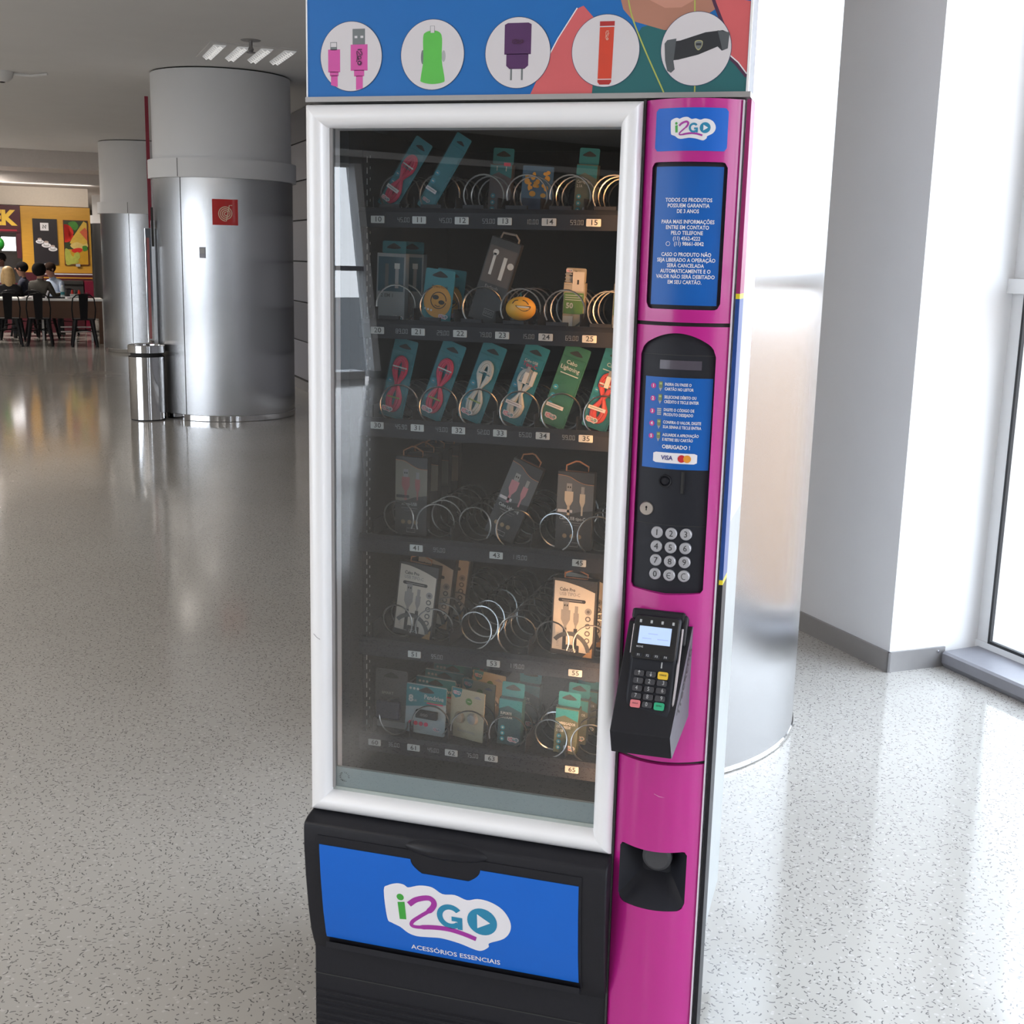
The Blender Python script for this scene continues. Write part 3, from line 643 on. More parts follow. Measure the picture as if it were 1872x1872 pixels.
def payment_column():
    X0, X1 = .5785, .7272; xs_all = lsp(X0, X1, 36)
    def shell(name, z0, z1, hole):
        b = MB()
        if not hole:
            b.strip(xs_all, lambda x: z0, lambda x: z1, bulge, .012, M_PINK)
        else:
            h0, h1, lo, hi = hole
            b.strip(lsp(X0, h0, 5), lambda x: z0, lambda x: z1, bulge, .012, M_PINK); b.strip(lsp(h1, X1, 6), lambda x: z0, lambda x: z1, bulge, .012, M_PINK)
            m = lsp(h0, h1, 30); b.strip(m, lambda x: z0, lo, bulge, .012, M_PINK); b.strip(m, hi, lambda x: z1, bulge, .012, M_PINK)
        # rounded return to the door on both edges
        return b.build(name, VM, smooth=25)
    def rnd(x, h0, h1, r):
        d = min(x-h0, h1-x); return 0 if d >= r else r-math.sqrt(max(0, r*r-(r-d)**2))
    A = (.593, .7105, lambda x: 1.5085+rnd(x, .593, .7105, .010), lambda x: 1.733-rnd(x, .593, .7105, .008))
    shell('upper_panel', 1.4885, 1.8265, A)
    arch = lambda x: 1.4715-.024*((x-.648)/.06)**2-rnd(x, .588, .709, .012)
    Bh = (.588, .709, lambda x: 1.0445+.004*abs((x-.648)/.06)+rnd(x, .588, .709, .006), arch)
    shell('middle_panel', .7535, 1.4825, Bh)
    Ch = (.590, .7075, lambda x: .4785+rnd(x, .590, .7075, .014), lambda x: .588-rnd(x, .590, .7075, .008)+.002*((x-.648)/.06)**2)
    shell('lower_panel', .06, .7475, Ch)
    b = MB(); b.strip(xs_all, lambda x: .60, lambda x: 1.8265, lambda x, z: bulge(x)*.7+.004, .003, M_DARK); b.strip(xs_all, lambda x: .06, lambda x: .47, lambda x, z: bulge(x)*.7+.004, .003, M_DARK); b.build('column_core', VM)
    # logo sticker at the top
    b = MB(); R_ = .005; xs = lsp(.5965, .7075, 30)
    b.strip(xs, lambda x: 1.749+rnd(x, .5965, .7075, R_), lambda x: 1.8125-rnd(x, .5965, .7075, R_), lambda x, z: bulge(x)-.0008, .0007, M_BLUEMATT)
    logo(b, .6555, 1.7815, .0685, lambda x, z: bulge(x)-.0009); b.build('logo_sticker', VM, smooth=25)
    # notice window: black bezel, blue notice
    b = MB(); b.strip(lsp(.593, .7105, 24), A[2], A[3], lambda x, z: bulge(x)*.8+.004, .003, M_BLACKSOFT); b.build('notice_bezel', VM, smooth=25)
    yb = lambda x, z=0: bulge(x)*.8+.0030
    b = MB(); b.strip(lsp(.600, .7045, 24), lambda x: 1.515, lambda x: 1.7265, yb, .0008, M_BLUE)
    T = [('TODOS OS PRODUTOS', 1.677), ('POSSUEM GARANTIA', 1.6685), ('DE 3 ANOS', 1.660), ('PARA MAIS INFORMAÇÕES', 1.644), ('ENTRE EM CONTATO', 1.6355), ('PELO TELEFONE', 1.627), ('(11) 4562-4222', 1.6185), ('    (11) 98661-0042', 1.6105), ('CASO O PRODUTO NÃO', 1.594), ('SEJA LIBERADO A OPERAÇÃO', 1.5855), ('SERÁ CANCELADA', 1.577), ('AUTOMATICAMENTE E O', 1.5685), ('VALOR NÃO SERÁ DEBITADO', 1.560), ('EM SEU CARTÃO.', 1.5515)]
    for s, z in T: b.text(s, .6535, z-.001, .0082, M_PRINTWHITE, warp=yb, bold=.018, sx=.84)
    b.tube([(x, yb(x)-.0003, z) for x, z in circle(.6245, 1.6095, .0032, n=20)], .0004, M_PRINTWHITE, 4, closed=True)
    b.build('warranty_notice', VM)
    # control panel
    yp = lambda x, z=0: bulge(x)*.75+.004
    b = MB(); b.strip(lsp(.588, .709, 30), Bh[2], Bh[3], yp, .003, M_BLACKSOFT); b.build('control_panel', VM, smooth=25)
    b = MB(); b.strip(lsp(.591, .706, 30), lambda x: 1.159, lambda x: 1.160, lambda x, z: yp(x)-.0005, .001, M_DARK); b.build('panel_groove', VM); b = MB(); b.strip(lsp(.591, .706, 30), lambda x: 1.436, lambda x: 1.437, lambda x, z: yp(x)-.0005, .001, M_DARK); b.build('panel_groove', VM)
    b = MB(); b.strip(lsp(.6205, .6875, 12), lambda x: 1.4135, lambda x: 1.428, lambda x, z: yp(x)-.0008, .001, mat('dim display', (.085, .075, .095), .2)); b.build('display', VM)
    b = MB(); yb2 = lambda x, z=0: yp(x)-.0012
    b.strip(lsp(.5975, .7060, 24), lambda x: 1.2525, lambda x: 1.4005, lambda x, z: yp(x)-.001, .001, M_BLUE)
    dot = mat('magenta print', (.50, .02, .25), .4)
    steps = [('INSIRA OU PASSE O', 'CARTÃO NO LEITOR', 1.386), ('SELECIONE DÉBITO OU', 'CRÉDITO E TECLE ENTER', 1.3655), ('DIGITE O CÓDIGO DE', 'PRODUTO DESEJADO', 1.345), ('CONFIRA O VALOR, DIGITE', 'SUA SENHA E TECLE ENTRA', 1.325), ('AGUARDE A APROVAÇÃO', 'E RETIRE SEU CARTÃO', 1.3045)]
    olive = mat('olive print', (.16, .20, .10), .5); lime = mat('lime print', (.36, .44, .14), .5)
    def fp(pts, mt, lift=.0004): b.add([(x, yb2(x)-lift, z) for x, z in pts], [tuple(range(len(pts)))], mt)
    for k, (s1, s2, z) in enumerate(steps):
        fp(circle(.6115, z, .0044, n=18), dot); b.text(str(k+1), .6115, z, .0072, M_PRINTWHITE, warp=lambda x, q: yb2(x)-.0006, bold=.03)
        if k != 2:
            fp(rect(.6205, .6268, z-.003, z+.0075), olive); fp(rect(.6215, .6258, z+.0025, z+.0055), lime, .0006); fp([(.6212, z-.003), (.6235, z-.0085), (.6262, z-.003)], M_SILL, .0006)
        else:
            for r_ in range(4): fp(rect(.6195, .6265, z-.0055+r_*.003, z-.0035+r_*.003), M_LCD)
        b.text(s1, .6305, z+.0033, .0066, M_PRINTWHITE, warp=yb2, bold=.02, align='LEFT', sx=.74); b.text(s2, .6305, z-.0043, .0066, M_PRINTWHITE, warp=yb2, bold=.02, align='LEFT', sx=.74)
    b.text('OBRIGADO !', .6535, 1.2885, .0088, M_PRINTWHITE, warp=yb2, bold=.025, sx=.9)
    b.strip(lsp(.6165, .6880, 16), lambda x: 1.2622+rnd(x, .6165, .688, .002), lambda x: 1.2792-rnd(x, .6165, .688, .002), lambda x, z: yb2(x)-.0003, .0004, M_PRINTWHITE)
    up = lambda x, q=0: yb2(x)-.0006
    b.text('VISA', .6395, 1.2705, .0100, mat('indigo print', (.02, .02, .20), .4), warp=up, bold=.02, sx=.95)
    b.add([(x, up(x)-.0002, z) for x, z in circle(.6635, 1.2705, .0062, n=20)], [tuple(range(20))], mat('red print', (.55, .02, .03), .4)); b.add([(x, up(x)-.0003, z) for x, z in circle(.6725, 1.2705, .0062, n=20)], [tuple(range(20))], mat('amber print', (.75, .30, .03), .4))
    b.build('instruction_sticker', VM)
    # button, coin slot, lock
    fx = lambda x: yp(x)
    b = MB(); b.lathe([(.0085, 0), (.0085, -.002), (.0105, -.0025), (.0105, 0)], M_BLACK, 24, (.6385, fx(.6385), 1.2325), axis='y'); b.lathe([(0, -.0045), (.005, -.004), (.0075, -.001), (.0075, 0)], M_BLACK, 24, (.6385, fx(.6385), 1.2325), axis='y'); b.build('reject_button', VM, smooth=40)
    b = MB(); b.box(.6645, .6690, fx(.667)-.0012, fx(.667), 1.2135, 1.249, M_DARK); b.box(.669, .6708, fx(.667)-.003, fx(.667), 1.2125, 1.250, M_BLACK); b.build('coin_slot', VM)
    b = MB(); b.lathe([(0, -.0045), (.0105, -.0045), (.0115, -.003), (.0115, .002)], mat('nickel', (.62, .56, .52), .3, .9), 28, (.6095, fx(.6095)-.001, 1.184), axis='y'); b.box(.6087, .6103, fx(.6095)-.0060, fx(.6095)-.0050, 1.181, 1.1885, M_DARK); b.lathe([(0, -.0058), (.0017, -.0058)], M_DARK, 12, (.6095, fx(.6095)-.0002, 1.1865), axis='y'); b.build('lock', VM, smooth=40)
    b = MB(); b.box(.594, .703, fx(.66)-.001, fx(.66)+.001, 1.155, 1.1565, M_DARK)
    cap = mat('key cap', (.42, .42, .45), .38, .3)
    keys = ['123', '456', '789', '0EC']
    for r_, row in enumerate(keys):
        for c_, ch in enumerate(row):
            x, z = .6295+.0237*c_, 1.1462-.0234*r_; k = MB()
            k.lathe([(0, -.0042), (.0082, -.0042), (.0096, -.003), (.0099, .002)], cap, 28, (x, yp(x), z), axis='y')
            if ch == 'E':
                k.tube([(x+.0006+.0042*math.cos(D(a)), yp(x)-.0044, z+.0048*math.sin(D(a))) for a in range(60, 301, 20)], .0006, M_INK, 4); k.tube([(x-.0036, yp(x)-.0044, z), (x+.0018, yp(x)-.0044, z)], .0006, M_INK, 4)
            elif ch == 'C':
                k.tube([(x+.0008+.0044*math.cos(D(a)), yp(x)-.0044, z+.0052*math.sin(D(a))) for a in range(60, 301, 20)], .0006, M_INK, 4)
            else: k.text(ch, x, z, .0145, M_INK, y=yp(x)-.0043)
            k.build('key', VM, smooth=40)
    # seams and scratch
    b = MB(); b.tube([(.648+.0085*k+.0, bulge(.652+.0085*k)-.0003, .694-.0028*k-.001*math.sin(k*2)) for k in range(7)], [.0003, .0006, .0004, .0005, .0005, .0011, .0004], mat('scratched pink', (.65, .30, .48), .6), 5); b.build('scratch', VM)
    # coin return cup
    y1 = .045; b = MB(); o_ = []; i_ = []
    x0, x1 = .590, .7075; P = []
    for k in range(11): P.append((x0+(x1-x0)*k/10, Ch[2](min(max(x0+(x1-x0)*k/10, x0+.0005), x1-.0005))))
    Q = []
    for k in range(11): Q.append((x1-(x1-x0)*k/10, Ch[3](min(max(x1-(x1-x0)*k/10, x0+.0005), x1-.0005))))
    out = P+Q; inner = [(.652+(x-.652)*.42, .548+(z-.540)*.38) for x, z in out]; n = len(out)
    vs = [(x, bulge(x)+.0005, z) for x, z in out]+[(x, y1-.02, z) for x, z in inner]
    b.add(vs, [(i, n+i, n+(i+1) % n, (i+1) % n) for i in range(n)]+[tuple(range(2*n-1, n-1, -1))], M_BLACKSOFT)
    b.build('coin_return_cup', VM, smooth=35)
    b = MB(); b.lathe([(0, -.014), (.020, -.014), (.0255, -.009), (.0262, 0), (.022, .030)], mat('grey flap', (.045, .045, .05), .55), 32, (.655, .002, .568), axis='y', M=None); b.build('return_flap', VM, smooth=35)
payment_column()

def hatch():
    prof = [(.0, .5585), (-.030, .5535), (-.043, .547), (-.046, .538), (-.0455, .50), (-.040, .44), (-.030, .37), (-.018, .315), (-.008, .288), (0, .272), (0, .06), (.05, .06), (.05, .5585)]
    def yz(z):
        p = prof[:10]
        for (y0, z0), (y1, z1) in zip(p, p[1:]):
            if z1 <= z <= z0: return y0+(y1-y0)*(z0-z)/(z0-z1)
        return 0
    b = MB(); b.prism(prof, lambda y, z, q: (q, y, z), .0005, .5755, M_HATCH); b.build('hatch_housing', VM, smooth=22, bevel=.003)
    zs = lsp(.290, .528, 18)
    b = MB(); b.zstrip(zs, lambda z: .030, lambda z: .532, lambda z: yz(z)-.0022, .002, M_BLACK); b.build('flap_door', VM, smooth=30)
    b = MB(); b.prism([(.048+.0, .2885), (.045, .300), (.02, .292), (0, .284)], lambda y, z, q: (q, -y*.45-.004, z), .035, .53, M_BLACK); b.build('flap_lip', VM)
    zs = lsp(.3065, .5105, 20)
    notch = lambda z: None
    b = MB()
    zc = .485    # notch from z .485 up, x .214 - .345
    b.zstrip([z for z in zs if z <= zc]+[zc], lambda z: .034, lambda z: .527, lambda z: yz(z)-.0034, .001, M_BLUEMATT)
    top = lsp(zc, .5105, 8)
    e = lambda z: .018*(1-math.sqrt(max(0, 1-((.5105-z)/(.5105-zc))**2)))
    b.zstrip(top, lambda z: .034, lambda z: .214+ (.022*(1-min(1, (z-zc)/(.5105-zc)))**2), lambda z: yz(z)-.0034, .001, M_BLUEMATT)
    b.zstrip(top, lambda z: .347-(.022*(1-min(1, (z-zc)/(.5105-zc)))**2), lambda z: .527, lambda z: yz(z)-.0034, .001, M_BLUEMATT)
    yf = lambda x, z: yz(z)-.0036
    logo(b, .2815, .4005, .242, yf, tm=True)
    b.text('ACESSÓRIOS ESSENCIAIS', .2945, .3205, .0140, M_PRINTWHITE, warp=lambda x, z: yz(z)-.0038, bold=.012, sx=1.12)
    b.build('logo_sticker', VM, smooth=22)
    # handle: lens-shaped swelling above, tab in the notch
    b = MB(); M = Matrix.Translation((.281, -.040, .534))
    b.ball((0, 0, 0), (.082, .020, .017), M_BLACK, 32, 14, M); b.build('handle_bulge', VM, smooth=60)
    b = MB(); b.zstrip(lsp(.486, .5200, 10), lambda z: .219+.018*(1-min(1, (z-.486)/.026))**2, lambda z: .342-.018*(1-min(1, (z-.486)/.026))**2, lambda z: yz(z)-.0034+(.008 if z > .50 else .004), .012, M_BLACK); b.build('handle_tab', VM, smooth=30)
    b = MB(); b.box(.0, .5757, -.0012, 0, .2135, .2155, M_DARK); b.build('seam', VM)
    for k in range(8):
        z = .178-.0155*k; b = MB(); b.prism([(0, z-.0052), (-.0040, z-.002), (-.0045, z+.002), (0, z+.0045)], lambda y, q, t: (t, y, q), .004, .572, M_HATCH); b.build('grille_rib', VM)
hatch()

def terminal():
    # cradle: part of the machine
    F = [(.592, -.030, .995), (.697, -.030, .995), (.683, -.128, .836), (.5855, -.128, .836)]
    Bk = [(.592, -.012, .995), (.697, -.017, .992), (.697, -.017, .838), (.594, -.012, .800)]
    bot = [(.5875, -.118, .797), (.686, -.118, .797)]
    M2 = mat('cradle grey', (.085, .085, .10), .5, bump=.1, scale=80)
    b = MB()
    b.add([F[0], F[1], F[2], F[3], Bk[1], Bk[2], bot[1], bot[0], (.594, -.012, .80), Bk[0]],
          [(0, 3, 2, 1), (3, 7, 6, 2), (1, 2, 6, 5, 4), (0, 9, 8, 7, 3), (7, 8, 5, 6), (0, 1, 4, 9), (9, 4, 5, 8)], M_BLACK)
    cr = b.build('cradle', VM, bevel=.0015)
    b = MB(); k = .0006; P = [F[1], F[2], bot[1], Bk[2], Bk[1]]; b.add([(p[0]+k, p[1], p[2]) for p in P], [(0, 1, 2, 3, 4)], M2); b.build('cradle_cheek', cr, label='grey side cheek of the black cradle')
    # raised writing running up the cheek
    a = Vector((.6836, -.098, .842)); e = Vector((.6945, -.028, .962)); xa = (e-a).normalized(); nn = Vector((1, -.14, 0)).normalized(); za = nn.cross(xa)*-1
    M = Matrix((xa, -nn, -za if za.z < 0 else za)).transposed().to_4x4(); M.translation = a+nn*.0032
    b = MB(); vs, fs = text_mesh('* Treexcoo', 'LEFT', .02); b.add([(p[0]*.029, -.0004, p[1]*.021) for p in vs], fs, M_INK, M); b.build('cradle_lettering', cr)
    # terminal: a thing of its own, resting in the cradle
    t = thing('card_terminal', 'black card payment terminal with lit screen in the cradle on the magenta column', 'card terminal', (.641, -.102, .846))
    t.rotation_euler = (D(-26), 0, D(-1.5))
    H = .172
    b = MB(); b.prism([(.004, 0), (-.022, .001), (-.027, .010), (-.0275, .098), (-.033, .108), (-.034, .168), (-.029, .176), (.012, .176), (.012, .0)], lambda y, z, q: (q, y+.012, z), -.0385, .0385, M_BLACKSOFT); b.build('body', t, bevel=.005, smooth=40)
    b = MB(); b.box(-.0455, .0430, -.014, .022, .168, .186, M_BLACK); b.box(.036, .0475, -.012, .020, .130, .182, M_BLACK); b.build('printer_hood', t, bevel=.004)
    b = MB(); b.tube([(.041, -.014, .158), (.0415, -.014, .090), (.0405, -.010, .015)], .0022, mat('satin grey trim', (.32, .30, .32), .35, .6), 8); b.build('side_trim', t, smooth=40)
    b = MB(); b.tube([(-.0388, -.016, .158), (-.039, -.016, .110)], .0012, MATS['satin grey trim'], 6); b.build('side_trim', t, smooth=40)
    b = MB(); b.prism(rrect(-.036, .036, .101, .172, .005, 3), lambda u, v, q: (u, q, v), -.0235, -.021, mat('gloss black', (.012, .012, .014), .18)); b.build('screen_bezel', t, bevel=.0006)
    b = MB(); b.box(-.0275, .0255, -.0245, -.0234, .126, .155, mat('lit screen', (.40, .52, .74), .3, emit=.50)); 
    g = mat('screen ink', (.33, .43, .66), .4, emit=.42)
    b.box(-.012, .004, -.0247, -.0244, .142, .1436, g); b.box(-.021, -.006, -.0247, -.0244, .134, .1356, g); b.box(.004, .022, -.0247, -.0244, .134, .1356, g); b.build('screen', t)
    for k in range(4):
        b = MB(); x = -.027+.018*k; b.box(x-.0018, x+.0018, -.0242, -.0234, .1605, .1655, M_LCD); b.build('indicator', t)
    b = MB(); b.text('MOVE', -.0235, .1205, .0042, M_LCD, y=-.0236, bold=.02); b.build('small_lettering', t)
    for k in range(4):
        b = MB(); x = -.0235+.0148*k; b.prism(rrect(x-.0055, x+.0055, .1035, .1095, .0025, 3), lambda u, v, q: (u, q, v), -.0246, -.0234, M_BLACKSOFT); b.text('F%d' % (k+1), x, .1066, .0052, M_LCD, y=-.0247, bold=.02); b.build('function_key', t)
    kc = mat('rubber key', (.035, .035, .042), .45)
    rows = [('↑', '↓', 'CORRIGE'), ('1', '2', '3'), ('4', '5', '6'), ('7', '8', '9'), ('ANULA', '0', 'ENTRA')]
    for r_, row in enumerate(rows):
        for c_, ch in enumerate(row):
            x = -.0195+.0195*c_; z = .0785-.0125*r_; m = kc; ink = M_LCD
            if ch == 'CORRIGE': m = mat('yellow key', (.72, .46, .03), .4); ink = M_INK
            if ch == 'ANULA': m = mat('red key', (.66, .18, .20), .4); ink = M_INK
            if ch == 'ENTRA': m = mat('green key', (.02, .36, .18), .4); ink = M_INK
            k = MB(); h = .0068 if len(ch) > 1 else .0052
            k.prism(rrect(x-.0082, x+.0082, z-h, z+h*.8, .0025, 3), lambda u, v, q: (u, q, v), -.0195, -.0150, m)
            if ch in '↑↓':
                d = 1 if ch == '↑' else -1; k.tube([(x, -.0196, z-.003*d), (x, -.0196, z+.002*d)], .0006, ink, 4); k.plate([(x-.0022, z+.001*d), (x+.0022, z+.001*d), (x, z+.0042*d)], -.0195, ink)
            else: k.text(ch, x+(0 if len(ch) > 1 else (.0025 if c_ == 2 else -.001)), z, .0035 if len(ch) > 1 else .0095, ink, y=-.0196, bold=.01, sx=.8)
            k.build('key', t)
    b = MB(); b.box(.014, .0162, -.0165, -.0152, .090, .101, M_LCD); b.build('card_mark', t)
    b = MB(); b.box(-.030, .024, -.014, -.004, -.0015, .003, M_DARK); b.build('card_slot', t)
terminal()

# ------------------------------------------------------------------ header sign on top of the machine
def header_sign():
    t = thing('header_sign', 'blue header box with five round product pictures on top of the vending machine', 'sign', (0, 0, 1.834))
    Z = 1.834; X1 = .7335
    b = MB(); b.box(.0, X1, .0, .075, .004, .52, mat('pale sign box', (.62, .66, .74), .15, coat=.5)); b.build('sign_box', t, bevel=.002)
    b = MB(); b.box(-.001, X1+.004, -.006, .08, -.004, .004, M_STEELDARK); b.box(X1-.0035, X1, -.0035, .0, .004, .52, M_ALU); b.box(0, .002, -.0035, 0, .004, .52, M_ALU); b.build('trim', t)
    fy = -.0015
    B = mat('header blue', (.010, .145, .46), .4, spec=.35, var=.05, scale=14)
    b = MB(); b.box(.002, X1-.0035, fy, 0, .004, .52, B)
    coral = mat('coral print', (.62, .11, .12), .45, var=.12, scale=9); teal = mat('teal print', (.012, .125, .135), .45, var=.1, scale=9)
    skin = mat('skin print', (.42, .19, .13), .45, var=.15, scale=6); plum = mat('plum print', (.07, .02, .06), .5); lime = mat('lime cord print', (.42, .46, .10), .5)
    def P(pts, mt, lift): 
        n = len(pts); A = sum(pts[i][0]*pts[(i+1) % n][1]-pts[(i+1) % n][0]*pts[i][1] for i in range(n))
        b.add([(x, fy-lift, z-Z) for x, z in (pts if A > 0 else pts[::-1])], [tuple(range(n))], mt)
    # sitter in a coral jacket and teal top, cropped at the chin
    P([(.470, 1.8385), (.545, 1.90), (.565, 1.935), (.60, 1.944), (.655, 1.944), (.70, 1.915), (.7295, 1.875), (.7295, 1.8385)], teal, .0002)
    P([(.528, 1.985), (.535, 1.962), (.552, 1.944), (.60, 1.930), (.630, 1.930), (.672, 1.955), (.695, 1.969), (.655, 2.03), (.57, 2.03)], skin, .0003)
    P([(.576, 1.974), (.600, 1.962), (.625, 1.962), (.650, 1.975), (.65, 2.04), (.576, 2.04)], mat('chin print', (.55, .26, .19), .45, var=.12, scale=6), .0004)
    P([(.3895, 1.8385), (.402, 1.864), (.432, 1.920), (.462, 1.965), (.472, 1.969), (.490, 1.95), (.494, 1.90), (.490, 1.8385)], coral, .0004)
    P([(.672, 1.975), (.700, 1.973), (.7295, 1.968), (.7295, 1.862), (.716, 1.880), (.702, 1.890), (.690, 1.93), (.68, 1.96)], coral, .0005)
    P(stroke([(.668, 1.985), (.676, 1.965), (.69, 1.935), (.698, 1.892), (.714, 1.878), (.7295, 1.860)], .005), plum, .0006)
    P(stroke([(.7010, 1.8925), (.716, 1.8805), (.7295, 1.864)], .0018), M_PRINTWHITE, .0007)
    P(stroke([(.4000, 1.862), (.432, 1.921), (.462, 1.966)], .0018), M_PRINTWHITE, .0007)
    P(stroke(spline([(.538, 2.0), (.548, 1.955), (.570, 1.905), (.604, 1.8385)]), .0022), lime, .0007)
    P(stroke(spline([(.644, 2.0), (.646, 1.955), (.650, 1.90), (.652, 1.8385)]), .0022), lime, .0007)
    white = mat('disc print', (.66, .63, .66), .4, var=.02); edge = mat('disc outline', (.03, .05, .12), .5)
    C = [(.0805, .0545), (.223, .0540), (.367, .0535), (.5095, .0535), (.6505, .0535)]
    for cx, r in C: P(circle(cx, 1.9015, r+.0008, n=64), edge, .0009); P(circle(cx, 1.9015, r, n=64), white, .0011)
    P(circle(.344, 2.048, .058, n=64), white, .0011)
    L = .0013; pk = mat('pink plug print', (.62, .08, .36), .45, var=.1, scale=30); gy = mat('plug metal print', (.16, .18, .19), .4)
    # 1: two pink plugs
    x, z = .0465, 1.9
    P(rect(.0435, .0555, 1.912, 1.9245), gy, L); P(rect(.0445, .0545, 1.917, 1.9235), white, L*1.1)
    P(rect(.0395, .061, 1.877, 1.913), pk, L); P(rect(.0425, .058, 1.871, 1.878), pk, L); P([(.0445, 1.872), (.0565, 1.872), (.0565, 1.8535), (.0445, 1.857)], pk, L)
    P(rect(.0835, .1055, 1.920, 1.9445), gy, L); P(rect(.087, .092, 1.930, 1.9335), white, L*1.1); P(rect(.0975, .1025, 1.930, 1.9335), white, L*1.1)
    P(rect(.080, .110, 1.879, 1.920), pk, L); P(rect(.086, .104, 1.870, 1.880), pk, L); P([(.0895, 1.871), (.1015, 1.871), (.1015, 1.851), (.0895, 1.8485)], pk, L)
    dk = mat('dark plum print', (.06, .012, .05), .5)
    M = Matrix.Translation((.0955, fy-L*1.3, 1.900-Z)) @ Matrix.Rotation(PI/2, 4, 'Y')
    logo(b, 0, 0, .033, lambda x, z: 0, (dk, dk, dk), cloud=False, small=True, M=M, white=pk)
    # 2: green car charger
    gr = mat('green print', (.10, .50, .07), .4, var=.1, scale=20); P(rect(.2195, .2265, 1.935, 1.9455), white, L*1.05); P(stroke([(.2195, 1.935), (.2195, 1.9455), (.2265, 1.9455), (.2265, 1.935)], .0008), gy, L*1.1)
    P(circle(.2065, 1.898, .003, .011, 16), gy, L*.95); P(circle(.2425, 1.899, .0035, .009, 16), M_LCD, L*.95)
    P(spl_closed([(.207, 1.928), (.2115, 1.936), (.223, 1.9385), (.2345, 1.936), (.2395, 1.926), (.2395, 1.893), (.2445, 1.865), (.242, 1.8585), (.223, 1.856), (.205, 1.8595), (.2035, 1.866), (.2075, 1.893)], 4), gr, L)
    # 3: purple wall charger
    vp = mat('violet print', (.075, .016, .10), .4, var=.1, scale=20)
    P([(.345, 1.944), (.350, 1.9465), (.384, 1.9465), (.389, 1.944), (.389, 1.899), (.345, 1.899)], vp, L); P([(.3485, 1.900), (.385, 1.900), (.385, 1.882), (.379, 1.877), (.354, 1.877), (.3485, 1.882)], vp, L)
    P(rect(.3555, .3585, 1.860, 1.878), gy, L); P(rect(.3735, .3765, 1.860, 1.878), gy, L)
    logo(b, .367, 1.918-Z, .024, lambda x, z: fy-L*1.2, (dk, dk, dk), cloud=False, small=True, white=vp)
    # 4: orange red battery stick
    rd = mat('stick red print', (.62, .05, .02), .35, var=.15, scale=20); cap = mat('stick cap print', (.42, .02, .02), .35)
    P([(.4995, 1.944), (.5225, 1.944), (.5205, 1.855), (.5175, 1.8515), (.5015, 1.8515), (.4985, 1.855)], rd, L); P(rect(.4993, .5227, 1.938, 1.945), cap, L*1.1); P([(.4986, 1.858), (.5206, 1.858), (.5175, 1.8512), (.5015, 1.8512)], cap, L*1.1)
    P(rect(.4993, .5227, 1.9365, 1.938), white, L*1.2); P(rect(.4987, .5207, 1.8585, 1.8598), white, L*1.2)
    M = Matrix.Translation((.5115, fy-L*1.3, 1.924-Z)) @ Matrix.Rotation(PI/2, 4, 'Y'); ow = mat('pale stick print', (.72, .45, .35), .5)
    logo(b, 0, 0, .018, lambda x, z: 0, (ow, ow, ow), cloud=False, small=True, M=M, white=rd)
    # 5: black phone clamp
    kb = mat('clamp print', (.02, .022, .028), .45); kg = mat('clamp grey print', (.085, .095, .105), .45)
    P([(.604, 1.911), (.610, 1.9125), (.626, 1.914), (.664, 1.925), (.690, 1.9275), (.7005, 1.923), (.699, 1.901), (.690, 1.898), (.6835, 1.904), (.655, 1.893), (.624, 1.886), (.612, 1.885)], kb, L)
    P([(.602, 1.910), (.606, 1.915), (.620, 1.917), (.617, 1.884), (.6195, 1.872), (.614, 1.867), (.608, 1.870), (.604, 1.885)], kg, L*1.1)
    P([(.682, 1.9275), (.7005, 1.924), (.699, 1.901), (.691, 1.898), (.688, 1.909)], kg, L*1.1)
    P(spl_closed([(.6485, 1.912), (.6545, 1.914), (.6605, 1.912), (.6595, 1.904), (.6545, 1.899), (.6495, 1.904)], 3), mat('crest print', (.42, .40, .20), .4), L*1.2)
    P(spl_closed([(.6495, 1.911), (.6545, 1.9127), (.6595, 1.911), (.6588, 1.9048), (.6545, 1.9008), (.6502, 1.9048)], 3), gy, L*1.3); P(rect(.6505, .6585, 1.9062, 1.9095), kb, L*1.4)
    b.build('printed_panel', t)
header_sign()

# ------------------------------------------------------------------ goods on the coils
TEAL = mat('teal card', (.018, .185, .225), .4, var=.08, scale=40); TEALG = mat('green teal card', (.03, .135, .085), .4, var=.1, scale=40)
CLEAR = glass('clear blister', (.97, .98, .98))
WLOGO = mat('pale sticker', (.60, .56, .58), .45); PINKC = mat('pink cable', (.62, .035, .10), .4, var=.06); WHITEC = mat('white cable', (.62, .60, .55), .4); REDC = mat('coral cable', (.60, .07, .06), .4)
TXT = mat('pale print', (.55, .57, .56), .5); SLATE = mat('slate card', (.10, .105, .11), .45, var=.08, scale=30); DIMBOX = mat('charcoal box', (.032, .032, .034), .4, var=.1, scale=30)
COPPER = mat('copper hook', (.45, .20, .10), .4); IVORY = mat('ivory box', (.60, .55, .48), .45, var=.04); GREYP = mat('grey print', (.30, .29, .28), .45)
def euro_slot(mb, cx, cz, w, y, mt=M_INK):
    mb.plate(spl_closed([(cx-w/2, cz-w*.10), (cx-w*.42, cz+w*.03), (cx-w*.12, cz+w*.20), (cx, cz+w*.24), (cx+w*.12, cz+w*.20), (cx+w*.42, cz+w*.03), (cx+w/2, cz-w*.10), (cx, cz-w*.16)], 3), y, mt, .0004)
def place(t, x, zf, w, lean, y):
    t.location = (x, y, zf+.0015+w/2*math.sin(abs(D(lean)))); t.rotation_euler = (0, D(lean), 0)
def little_logo(mb, x, z, w, y): logo(mb, x, z, w, lambda a, b_: y, (PINKC, PINKC, TEAL), small=True, white=WLOGO)
GRP = 'packaged accessories in the coils'
